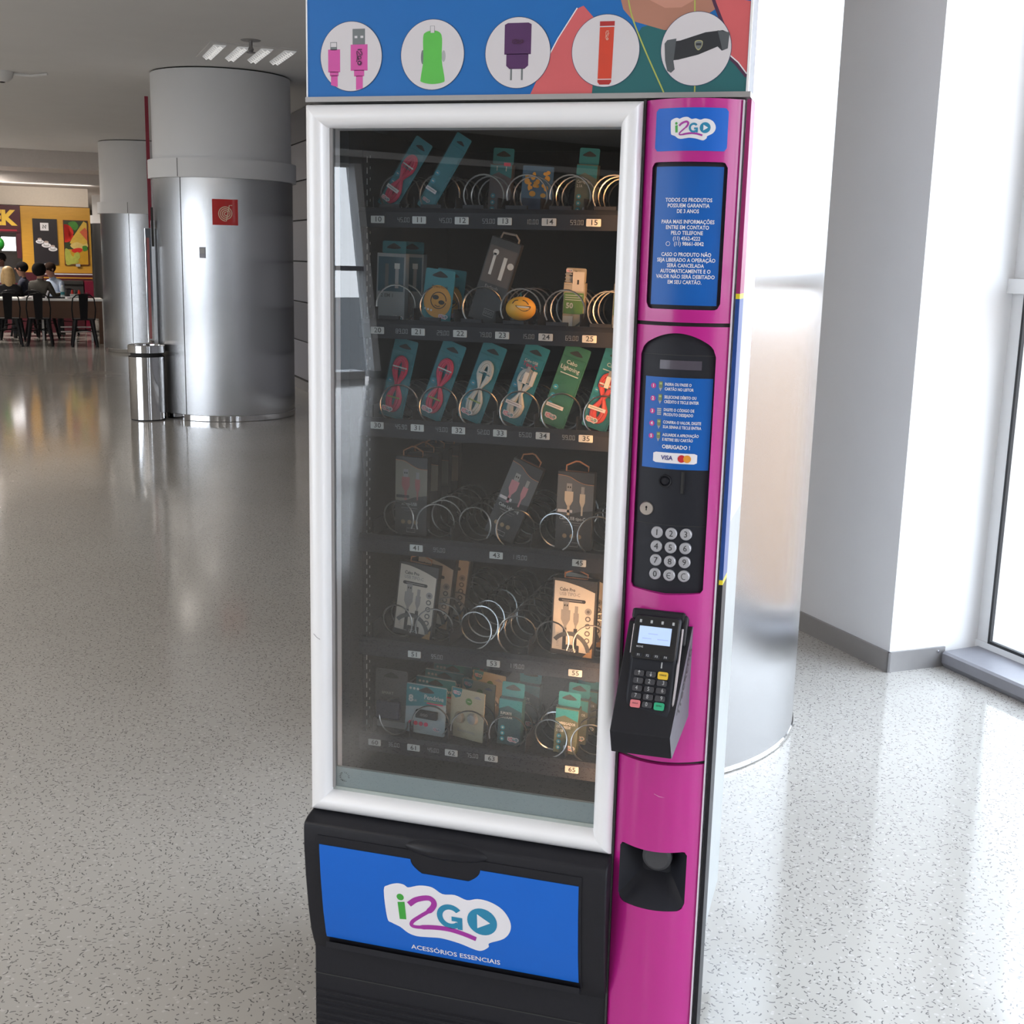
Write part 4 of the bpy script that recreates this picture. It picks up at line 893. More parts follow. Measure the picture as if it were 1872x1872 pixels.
def cable_pack(label, w, h, card, cable, head=None, white=False, strip=False, tab=True, pouch=None):
    t = thing('cable_pack', label, 'cable', group=GRP)
    b = MB(); b.plate(rrect(-w/2, w/2, 0, h, .003, 3), .0, card, .0016)
    if tab: euro_slot(b, 0, h-.014, w*.5, -.0016)
    for k in range(3): b.plate(circle(-w*.34, h*.46-k*.016, .0048, n=14), -.0016, mat('badge teal', (.03, .28, .38), .4), .0004); b.plate(rect(-w*.34-.002, -w*.34+.002, h*.46-k*.016-.001, h*.46-k*.016+.001), -.002, TXT, .0003)
    if head:
        z = h-.032
        for s, m, sz in head: b.text(s, -.002, z, sz, m, y=-.0018, bold=.01, sx=.95); z -= sz*1.05
        b.plate(rect(-w*.36, w*.36, z, z+.0016), -.0016, TXT, .0003)
    b.build('backing_card', t)
    if cable:
        n = 5; 
        for k in range(n):          # flat cable wound in a figure of eight
            o = MB(); off = (k-(n-1)/2)*.0034*1.0; z1 = h-.036 if not head else h-.050; z0 = .016; mid = (z0+z1)/2; a = w*.33
            pts = []
            for i in range(40):
                q = 2*PI*i/40; pts.append(((a+off*.9)*math.sin(2*q)*.95 if False else (a+off)*math.cos(q)*(.38+.62*abs(math.sin(q))), -.005-.0012*(k % 2)-.002*math.cos(q)*(1 if math.sin(q) > 0 else -1)*0, mid+(z1-mid+off*.5)*math.sin(q)))
            pts = [(p[0]*(1 if abs(p[2]-mid) > .02 else abs(p[2]-mid)/.02*.75+.25), p[1], p[2]) for p in pts]
            o.tube(pts, .0026 if not white else .0021, cable, 6, closed=True); o.build('cable_loop', t, smooth=60)
        o = MB(); o.box(-w*.30, w*.30, -.0090, -.0082, z1-.017, z1-.0145, TXT); o.box(-w*.24, w*.24, -.0090, -.0082, z1-.021, z1-.0195, TEAL); o.box(-w*.26, w*.26, -.0092, -.0082, z0+.022, z0+.0245, mat('lime tie', (.25, .32, .06), .5)); o.build('tie', t)
        if head:
            o = MB(); o.box(-.004, .004, -.0115, -.006, h*.52, h*.66, WHITEC); o.box(-.0028, .0028, -.0105, -.007, h*.66, h*.73, M_STEELDARK); o.box(w*.22, w*.36, -.0115, -.006, h*.52, h*.70, WHITEC); o.build('plug', t)
    b = MB(); little_logo(b, -w*.14, .016, w*.48, -.0112 if cable else -.0022)
    if strip: b.plate(rect(-w*.42, w*.26, .034, .0405), -.0105, WLOGO, .0005); b.plate(rect(-w*.36, w*.16, .0365, .0382), -.0110, GREYP, .0003)
    b.build('front_sticker', t)
    o = MB(); zt = h-.022 if tab else h
    o.v = [(-w*.47, -.0108, .004), (w*.47, -.0108, .004), (w*.47, -.0108, zt), (-w*.47, -.0108, zt), (-w*.48, -.0014, .003), (w*.48, -.0014, .003), (w*.48, -.0014, zt), (-w*.48, -.0014, zt)]
    o.f = [(0, 1, 2, 3), (0, 4, 5, 1), (1, 5, 6, 2), (2, 6, 7, 3), (3, 7, 4, 0)]; o.mi = [o.m(CLEAR)]*5; o.build('clear_cover', t)
    return t
def hang_box(label, w, h, d, body, top, lines, dots=True, slotc=M_INK, prongs=False, logo_=True):
    t = thing('hang_box', label, 'charger', group=GRP); hb = h*.76
    b = MB(); b.box(-w/2, w/2, 0, d, 0, hb, body); b.build('box', t, bevel=.0008)
    b = MB(); b.plate(rrect(-w/2+.001, w/2-.001, hb, h, .003, 3), d*.5, top, .001); euro_slot(b, 0, h-.011, w*.62, d*.5-.001, slotc); b.build('hang_tab', t)
    b = MB(); b.plate([(-w/2+.0004, hb-.002), (-w/2+.0004, hb-.022), (-w*.1, hb-.014), (w/2-.0004, hb-.024), (w/2-.0004, hb-.002)], -.0003, top, .0004); z = hb-.030
    for s in lines: b.text(s, -w*.42, z, .0072, TXT, y=-.0006, align='LEFT', sx=.75, bold=.015); z -= .0075
    if dots:
        for k in range(3): b.plate(circle(-w*.28, .034-k*.0115, .0042, n=14), -.0003, mat('badge teal', (.03, .28, .38), .4), .0004); b.plate(circle(-w*.28, .034-k*.0115, .0018, n=8), -.0007, TXT, .0002)
    if logo_: little_logo(b, w*.2, .012, w*.5, -.0006)
    if prongs: b.plate(rect(-w*.2, -w*.16, hb-.012, hb-.004), -.0006, TXT, .0002); b.plate(rect(w*.22, w*.26, hb-.012, hb-.004), -.0006, TXT, .0002); b.plate(rect(w*.12, w*.42, hb-.003, hb+.003), -.0006, PINKC, .0003)
    b.build('print', t); return t
def plug_shape(b, x, z, s, m1, m2, y, slim=False):
    w = .0075*s*(.7 if slim else 1)
    b.plate(rect(x-w*.62, x+w*.62, z+.016*s, z+.030*s), y, m2, .0003)
    if not slim: b.plate(rect(x-w*.40, x-w*.12, z+.022*s, z+.025*s), y-.0003, M_INK, .0002); b.plate(rect(x+w*.12, x+w*.40, z+.022*s, z+.025*s), y-.0003, M_INK, .0002)
    b.plate([(x-w, z+.016*s), (x-w, z), (x-w*.4, z-.009*s), (x+w*.4, z-.009*s), (x+w, z), (x+w, z+.016*s)], y, m1, .0003); b.plate(rect(x-w*.3, x+w*.3, z-.026*s, z-.008*s), y, m1, .0003)
def wave_box(label, w, h, d, plug, title, body=DIMBOX, upper=SLATE, hook=True, metal=GREYP):
    t = thing('cable_box', label, 'cable box', group=GRP)
    b = MB(); b.box(-w/2, w/2, 0, d, 0, h, body); b.build('box', t, bevel=.0008)
    b = MB(); wv = spline([(-w/2+.0004, h*.955), (-w*.2, h*.94), (w*.05, h*.885), (w*.25, h*.855), (w/2-.0004, h*.85)], 5); lo = spline([(w/2-.0004, h*.52), (w*.1, h*.49), (-w*.2, h*.44), (-w/2+.0004, h*.44)], 4)
    b.plate(wv+lo, -.0002, upper, .0003); b.tube([(p[0], -.0008, p[1]) for p in wv], .0006, COPPER, 4)
    plug_shape(b, -w*.17, h*.63, 1.05, plug, metal, -.0006); plug_shape(b, w*.20, h*.62, .95, plug, metal, -.0006, True)
    b.text(title, -w*.05, h*.40, .0085, TXT, y=-.0004, sx=.8, bold=.008); b.plate(rect(-w*.3, w*.2, h*.345, h*.350), -.0003, GREYP, .0003); b.plate(rect(-w*.22, w*.14, h*.315, h*.318), -.0003, GREYP, .0003)
    b.plate(rrect(-w*.46, -w*.06, h*.475, h*.512, .001, 2), -.0006, WLOGO if upper is SLATE else DIMBOX, .0003)
    for k in range(3): b.plate(circle(-w*.24+k*w*.2, h*.17, .0042, n=14), -.0003, mat('bronze badge', (.30, .21, .12), .4), .0004)
    b.plate(stroke([(-w*.12, h*.04), (-w*.12, h*.09), (w*.14, h*.09), (w*.14, h*.04), (-w*.12, h*.04)], .0008), -.0003, GREYP, .0003)
    b.build('print', t)
    if hook:
        b = MB(); z = h+.0; b.tube([(-w*.30, d*.4, z-.001), (-w*.30, d*.4, z+.010), (-w*.05, d*.4, z+.0185), (w*.05, d*.4, z+.0185), (w*.30, d*.4, z+.010), (w*.30, d*.4, z-.001), (-w*.30, d*.4, z-.001)], .0016, COPPER, 5); b.build('hanger', t)
    return t
def pro_box(label, w, h, d, hook=True):
    t = thing('cable_box', label, 'cable box', group=GRP)
    b = MB(); b.box(-w/2, w/2, 0, d, 0, h, DIMBOX); b.build('box', t, bevel=.0008)
    b = MB(); wv = spline([(-w*.46, h*.965), (-w*.2, h*.955), (w*.15, h*.91), (w*.46, h*.85)], 5)
    b.plate(wv+[(w*.46, h*.20), (w*.34, h*.05), (-w*.46, h*.07)], -.0002, IVORY, .0003)
    b.text('Cabo Pro', -w*.34, h*.86, .0088, DIMBOX, y=-.0006, align='LEFT', bold=.02, sx=.85); b.text('USB TIPO-C', -w*.34, h*.80, .0088, GREYP, y=-.0006, align='LEFT', bold=.02, sx=.85)
    b.plate(rrect(-w*.36, w*.26, h*.70, h*.745, .003, 4), -.0005, DIMBOX, .0003); b.plate(rect(-w*.28, w*.18, h*.718, h*.727), -.0009, GREYP, .0002)
    plug_shape(b, -w*.18, h*.47, 1.15, GREYP, GREYP, -.0006); plug_shape(b, w*.06, h*.46, .95, GREYP, GREYP, -.0006, True)
    b.plate(rect(-w*.225, -w*.145, h*.07, h*.36), -.0006, DIMBOX, .0004); b.plate(rect(.02*w, w*.10, h*.07, h*.36), -.0006, DIMBOX, .0004)
    b.plate(stroke(circle(-w*.06, h*.02, w*.44, h*.27, 30, D(10), D(140)), .008), -.0009, SLATE, .0004)
    for k in range(5): b.plate(circle(w*.33, h*(.60-.095*k), .0052 if k else .0066, n=18), -.0005, GREYP if k == 0 else SLATE, .0003); b.plate(circle(w*.33, h*(.60-.095*k), .003, n=12), -.0009, IVORY if k else SLATE, .0002)
    b.plate(rrect(-w*.14, w*.16, h*.015, h*.145, .002, 3), -.0014, DIMBOX, .0004); b.text('i2GO', .01*w, h*.075, .008, TXT, y=-.002, sx=.9); b.text('2 METROS', 0, 0, .006, GREYP, M=Matrix.Translation((-w*.33, -.0008, h*.20)) @ Matrix.Rotation(-PI/2, 4, 'Y'))
    b.plate([(w*.25, -.0), (w*.46, h*.13), (w*.46, 0)], -.0010, mat('tan corner', (.42, .24, .10), .5), .0003); b.build('print', t)
    if hook:
        b = MB(); b.tube([(-w*.26, d*.4, h), (-w*.26, d*.4, h+.009), (-w*.04, d*.4, h+.0165), (w*.04, d*.4, h+.0165), (w*.26, d*.4, h+.009), (w*.26, d*.4, h), (-w*.26, d*.4, h)], .0015, COPPER, 5); b.build('hanger', t)
    return t
def copies(t, n, dy, name, label, dx=0):
    out = []
    for k in range(n):
        c = copy_tree(t); c.location = Vector(t.location)+Vector((dx*(k+1), dy*(k+1), 0)); c['label'] = label % ('first', 'second', 'third', 'fourth', 'fifth')[k]; out.append(c)
    return out
def goods():
    T = TRAYS
    place(cable_pack('teal pack with pink cable leaning right in slot 10', .036, .137, TEAL, PINKC, strip=True), .086, T[0], .036, 32.8, .138)
    place(cable_pack('narrow teal pack without cable leaning right in slot 11', .031, .145, TEAL, None, strip=True), .1595, T[0], .031, 31, .138)
    place(hang_box('grey box with teal hanging tab and pink flag in slot 12', .041, .118, .02, mat('smoky box', (.085, .075, .085), .4), TEAL, [], prongs=True), .276, T[0], .041, 3.5, .205)
    place(hang_box('green grey box with teal hanging tab in slot 14', .038, .118, .02, mat('moss box', (.10, .12, .09), .4), TEAL, ['Carregador', '2.1A']), .434, T[0], .038, 3.5, .205)
    t = thing('sticker_card', 'square blue card with yellow shapes in slot 13', 'card', group=GRP); w, h = .057, .086
    b = MB(); b.plate(rrect(-w/2, w/2, 0, h, .002, 3), .002, mat('dusk blue card', (.05, .13, .25), .4, var=.2, scale=60), .002); b.build('card', t)
    b = MB(); ye = mat('yellow print', (.65, .36, .04), .4, var=.2, scale=80); rnd_ = random.Random(4)
    for k in range(16):
        x = rnd_.uniform(-.022, .022); z = rnd_.uniform(.045, .080); b.plate(circle(x, z, rnd_.uniform(.002, .0055), rnd_.uniform(.0025, .006), 10), -.0001*k, ye, .0004)
    b.plate(circle(-.008, .038, .006, .005, 12), 0, ye, .0006); b.plate(circle(.012, .036, .005, .004, 12), 0, ye, .0006); b.plate(rect(-.026, .026, .004, .030), 0, mat('navy print', (.02, .04, .10), .4), .0004); b.build('print', t); place(t, .346, T[0], w, 3, .205)
    # second tray
    t = thing('cable_box', 'white edged box with dark blue window in slot 20', 'cable box', group=GRP); w, h = .056, .124
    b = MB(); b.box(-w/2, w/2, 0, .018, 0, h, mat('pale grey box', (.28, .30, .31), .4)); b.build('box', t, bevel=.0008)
    b = MB(); b.plate(rect(-w*.44, w*.44, h*.45, h*.95), -.0002, mat('blue window print', (.02, .075, .11), .25), .0004); b.plate(rect(-w*.2, -w*.08, h*.5, h*.85), -.0006, SLATE, .0003); b.plate(rect(w*.12, w*.30, h*.78, h*.86), -.0006, TXT, .0003); b.plate(rect(w*.15, w*.27, h*.5, h*.78), -.0006, M_STEELDARK, .0003)
    b.text('2 EM 1', -w*.34, h*.39, .009, SLATE, y=-.0004, align='LEFT', bold=.02)
    for k in range(4): b.plate(rect(-w*.40, w*(.3-.08*(k % 2)), h*(.31-.035*k), h*(.315-.035*k)), -.0003, GREYP, .0003)
    b.plate(rect(-w*.44, -w*.06, h*.04, h*.085), -.0003, SLATE, .0003); little_logo(b, w*.28, h*.06, .022, -.0005); b.build('print', t)
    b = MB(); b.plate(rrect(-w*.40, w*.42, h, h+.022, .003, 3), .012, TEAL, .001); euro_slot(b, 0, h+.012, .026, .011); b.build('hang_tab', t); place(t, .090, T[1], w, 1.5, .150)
    c = copy_tree(t); c.location = Vector(t.location)+Vector((.016, .05, .0)); c['label'] = 'dim white edged box standing behind the box in slot 20'
    t = thing('emoji_card', 'teal card with yellow sunglasses face in slot 21', 'card', group=GRP); w, h = .056, .096
    b = MB(); b.plate(rrect(-w/2, w/2, 0, h, .003, 3), .002, TEAL, .002); euro_slot(b, 0, h-.010, w*.5, 0); b.build('backing_card', t)
    b = MB(); b.plate(circle(0, .039, .026, .029, 30), -.0002, mat('amber disc', (.50, .24, .03), .4, var=.15, scale=50), .0005); b.plate(stroke(circle(.002, .041, .0145, n=30), .0014), -.0008, M_INK, .0003)
    b.plate(circle(-.004, .046, .0062, .0042, 14), -.0008, M_INK, .0003); b.plate(circle(.008, .038, .0058, .0040, 14), -.0008, M_INK, .0003); b.plate(stroke([(-.004, .032), (.001, .030), (.006, .031)], .0012), -.0008, M_INK, .0003); b.text('Powerbank', .002, .065, .0075, M_INK, y=-.0004, sx=.9)
    for k in range(3): b.plate(circle(-.022+.006*k, .024-.001*k, .002, n=8), -.0008, TXT, .0002)
    little_logo(b, .014, .013, .018, -.0008); b.build('print', t); place(t, .182, T[1], w, 6, .140)
    c = copy_tree(t); c.location = Vector(t.location)+Vector((.006, .045, 0)); c['label'] = 'second teal card just behind the sunglasses face card'
    t = thing('earphone_box', 'dark leaning box with white earphones picture in slot 22', 'earphones', group=GRP); w, h = .057, .150
    b = MB(); b.box(-w/2, w/2, 0, .016, 0, h, DIMBOX); b.build('box', t, bevel=.0008)
    b = MB(); gp = mat('brown grey print', (.085, .07, .062), .45); b.plate(rect(-w*.46, w*.46, h*.46, h*.90), -.0002, gp, .0003); b.plate(circle(-w*.22, h*.83, .0055, n=14), -.0006, TXT, .0003); b.plate(rect(-w*.27, -w*.18, h*.56, h*.82), -.0006, TXT, .0003); b.plate(rect(w*.08, w*.20, h*.53, h*.80), -.0006, TXT, .0003); b.plate(circle(w*.36, h*.72, .006, n=14), -.0006, TXT, .0003)
    b.text('Earbuds', -.002, h*.42, .008, GREYP, y=-.0004); b.plate(stroke([(-w*.05, h*.08), (-w*.05, h*.16), (w*.28, h*.16), (w*.28, h*.08), (-w*.05, h*.08)], .0009), -.0003, GREYP, .0003); b.text('i2GO', w*.11, h*.12, .008, GREYP, y=-.0004, sx=.9); b.build('print', t)
    b = MB(); b.tube([(-.014, .006, h), (-.012, .006, h+.010), (.012, .006, h+.013), (.02, .006, h+.006), (.02, .006, h)], .002, GREYP, 5); b.build('hanger', t); place(t, .268, T[1], w, 16.8, .150)
    t = thing('emoji_ball', 'yellow laughing face lying in slot 23', 'toy', group=GRP)
    b = MB(); b.ball((0, 0, .021), (.0275, .016, .021), mat('emoji yellow', (.80, .40, .03), .4, var=.06), 28, 16); b.build('ball', t, smooth=60)
    b = MB()
    def onb(x, z): return -.016*math.sqrt(max(0, 1-(x/.0275)**2-((z-.021)/.021)**2))-.0004
    b.tube([(x, onb(x, z), z) for x, z in spline([(-.012, .030), (-.008, .035), (-.002, .036)], 4)], .0008, M_INK, 5); b.tube([(x, onb(x, z), z) for x, z in spline([(.006, .036), (.012, .034), (.017, .029)], 4)], .0008, M_INK, 5)
    P = spl_closed([(-.006, .027), (.008, .0265), (.021, .0255), (.016, .018), (.006, .018)], 3); b.add([(x, onb(x, z), z) for x, z in P], [tuple(range(len(P)))[::-1]], M_INK); P = [(-.004, .0262), (.008, .0258), (.019, .0248), (.016, .0225), (.0, .0235)]; b.add([(x, onb(x, z)-.0004, z) for x, z in P], [tuple(range(5))], TXT); b.build('face', t)
    b = MB(); b.tube([(0, 0, .0415), (-.001, 0, .049)], .001, TEAL, 5); b.build('loop', t); t.location = (.346, .128, 1.474)
    b = MB(); b.box(.322, .370, .150, .153, T[1]+.001, T[1]+.036, SLATE); b.box(.330, .364, .116, .152, T[1]+.001, T[1]+.0150, M_BLACKSOFT); tag(b.build('emoji_stand'), 'black card stand directly under the yellow laughing face', 'stand')
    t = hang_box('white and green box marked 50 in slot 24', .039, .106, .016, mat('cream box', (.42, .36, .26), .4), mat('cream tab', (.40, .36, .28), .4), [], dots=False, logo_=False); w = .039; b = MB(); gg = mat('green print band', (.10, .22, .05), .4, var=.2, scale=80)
    b.plate(rect(-w*.46, w*.46, .026, .063), -.0008, gg, .0003); b.text('50', -w*.18, .040, .013, TXT, y=-.0012, bold=.03); b.plate(rect(-w*.1, w*.44, .066, .100), -.0009, IVORY, .0003); b.plate(rect(w*.12, w*.2, .078, .086), -.0013, M_INK, .0002)
    for k in range(4): b.plate(rect(-w*.46, -w*.14, .094-.006*k, .096-.006*k), -.0009, GREYP, .0002)
    for k in range(3): b.plate(rect(-w*.4, w*.4, .058-.004*k, .0592-.004*k), -.0012, TXT, .0002)
    b.plate(rect(-w*.46, 0, .003, .022), -.0009, TXT, .0003); little_logo(b, -w*.26, .101, .012, -.0012); b.build('front_print', t); place(t, .4285, T[1], w, 1.5, .175)
    c = copy_tree(t); c.location = Vector(t.location)+Vector((.0905, 0, 0)); c['label'] = 'half hidden white and green box at the right edge in slot 25'
    # third tray of long cable packs
    for args, x, lean in (((('pink cable pack leaning right in slot 30'), .046, .148, TEAL, PINKC), .093, 12.4), ((('pink cable pack leaning right in slot 31, price 49.00 beside it'), .046, .148, TEAL, PINKC), .169, 19.5), ((('white cable pack leaning right in slot 32'), .046, .148, TEAL, WHITEC, None, True), .246, 19.4)):
        place(cable_pack(*args), x, T[2], .046, lean, .150)
    place(cable_pack('white cable pack with pink heading in slot 33', .046, .150, TEAL, WHITEC, [('Cabo USB', TXT, .0065), ('Tipo-C', PINKC, .010)], strip=True), .325, T[2], .046, 19.5, .150)
    place(cable_pack('green cable card without visible cable in slot 34', .047, .150, TEALG, None, [('Cabo', TXT, .010), ('Lightning', TXT, .0105)], strip=True), .402, T[2], .047, 18.3, .150)
    place(cable_pack('coral cable pack partly behind the frame in slot 35', .047, .148, TEAL, REDC, [('Cabo', TXT, .010)], strip=True), .480, T[2], .047, 16, .150)
    # fourth tray of boxes with plug pictures
    a = wave_box('dark box with pink plugs on beige panel in slot 41', .064, .150, .020, mat('rose plug', (.34, .12, .12), .4), 'Micro-USB', upper=mat('beige panel', (.22, .20, .165), .45)); place(a, .134, T[3], .064, .5, .150); copies(a, 3, .06, '', '%s dark box in line behind the pink plug box of slot 41')
    b_ = wave_box('tilted grey box with pale pink plugs in slot 43', .060, .152, .020, mat('pale pink plug', (.50, .22, .25), .4), 'Cabo Lightning'); place(b_, .307, T[3], .060, 21.5, .150)
    c = wave_box('upright grey box with white plugs in slot 45', .068, .143, .020, mat('cream plug', (.58, .48, .36), .4), 'Cabo USB tipo-C'); place(c, .449, T[3], .068, 1, .150)
    # fifth tray
    a = pro_box('white cable box in slot 51', .080, .144, .020); place(a, .138, T[4], .080, 6, .150); copies(a, 2, .075, '', '%s white cable box behind the one in slot 51', .008)
    a = pro_box('white cable box lit orange at the right edge in slot 55', .083, .146, .020); place(a, .454, T[4], .083, 1, .150); copies(a, 1, .07, '', '%s white cable box behind the orange lit one', .004)
    # sixth tray
    t = thing('dark_pack', 'dim smoky blister pack in slot 60', 'case', group=GRP); w, h = .066, .122
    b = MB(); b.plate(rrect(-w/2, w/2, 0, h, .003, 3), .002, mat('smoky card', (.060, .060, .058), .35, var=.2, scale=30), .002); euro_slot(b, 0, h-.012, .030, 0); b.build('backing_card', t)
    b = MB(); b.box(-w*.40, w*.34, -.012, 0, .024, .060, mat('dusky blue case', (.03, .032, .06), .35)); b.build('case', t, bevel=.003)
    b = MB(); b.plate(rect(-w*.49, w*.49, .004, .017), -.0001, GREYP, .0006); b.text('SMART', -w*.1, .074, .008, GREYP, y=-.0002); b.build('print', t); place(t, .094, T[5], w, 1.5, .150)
    t = thing('pendrive_card', 'front teal and white pendrive card marked 8 in slot 61', 'pendrive', group='pendrive cards'); w, h = .082, .100
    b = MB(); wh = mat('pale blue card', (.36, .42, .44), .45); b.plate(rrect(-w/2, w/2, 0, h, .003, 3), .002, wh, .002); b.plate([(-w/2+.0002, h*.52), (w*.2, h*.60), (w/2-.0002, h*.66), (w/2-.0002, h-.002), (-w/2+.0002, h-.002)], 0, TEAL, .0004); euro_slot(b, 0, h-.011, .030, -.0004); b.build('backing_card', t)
    b = MB(); b.text('Pendrive', w*.44, h*.76, .0135, TXT, y=-.0006, align='RIGHT', bold=.01, sx=.85); b.text('8', -w*.38, h*.69, .019, TXT, y=-.0006, bold=.04); b.text('GB', -w*.28, h*.66, .006, TXT, y=-.0006)
    b.plate(rect(-w*.05, w*.42, h*.675, h*.685), -.0005, mat('lime tie', (.25, .32, .06), .5), .0003); b.plate(rect(w*.02, w*.42, h*.63, h*.655), -.0005, PINKC, .0003)
    for k in range(3): b.plate(circle(-w*.40+.0075*k, h*.90, .0026, n=10), -.0006, TXT, .0002)
    for k in range(4): b.plate(circle(-w*.36+.0105*k, h*.20, .0044, n=14), -.0003, PINKC, .0004)
    for k in range(3): b.plate(rect(-w*.42, w*(.0-.05*k), h*(.12-.03*k), h*(.127-.03*k)), -.0003, GREYP, .0003)
    little_logo(b, w*.3, h*.13, .016, -.0004); b.build('print', t)
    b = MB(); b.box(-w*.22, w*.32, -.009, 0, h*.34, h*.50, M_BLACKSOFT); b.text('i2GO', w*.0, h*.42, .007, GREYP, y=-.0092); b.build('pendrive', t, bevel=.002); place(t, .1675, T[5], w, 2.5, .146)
    for i, c in enumerate(copies(t, 5, .046, '', '%s teal pendrive card standing behind the front pendrive card', .002)): pass
    t = thing('earbud_card', 'cream card with round earbuds picture in slot 62', 'earphones', group='cream cards'); w, h = .074, .100
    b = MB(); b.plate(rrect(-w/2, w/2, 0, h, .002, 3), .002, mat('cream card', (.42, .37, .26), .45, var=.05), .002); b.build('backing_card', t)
    b = MB(); b.plate([(-w*.46, h-.001), (-w*.46, h*.86), (-w*.36, h*.79), (-w*.22, h*.83), (-w*.17, h-.001)], 0, TEAL, .0004); little_logo(b, -w*.32, h*.90, .017, -.0006); b.plate(circle(w*.04, h*.77, .007, n=16), 0, mat('green print band', (.10, .22, .05), .4, var=.2, scale=80), .0004); b.plate(rect(w*.0, w*.1, h*.765, h*.775), -.0004, IVORY, .0003); euro_slot(b, w*.3, h*.88, .016, 0, GREYP); b.text('Earphones', 0, h*.16, .009, GREYP, y=-.0002); b.build('print', t)
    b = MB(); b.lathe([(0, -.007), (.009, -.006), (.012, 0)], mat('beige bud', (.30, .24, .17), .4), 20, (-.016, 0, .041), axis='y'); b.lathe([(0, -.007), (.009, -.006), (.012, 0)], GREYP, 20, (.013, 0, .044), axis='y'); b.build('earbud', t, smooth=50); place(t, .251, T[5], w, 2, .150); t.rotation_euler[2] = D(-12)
    copies(t, 2, .055, '', '%s cream card behind the front earbuds card', .004)
    t = hang_box('teal hanging box with car mount heading in slot 63', .046, .122, .024, mat('deep teal box', (.02, .065, .085), .4), TEAL, ['SUPORTE', 'VEICULAR']); place(t, .336, T[5], .046, 2.5, .150); copies(t, 1, .09, '', '%s teal hanging box behind the car mount box', .010)
    t = hang_box('olive and teal wall charger box in slot 65', .044, .118, .024, mat('olive box', (.085, .10, .065), .4), TEAL, ['CARREGADOR', 'DE PAREDE', '2 USB']); place(t, .4475, T[5], .044, 2.5, .145); copies(t, 2, .055, '', '%s olive and teal charger box behind the one in slot 65', .006)
goods()

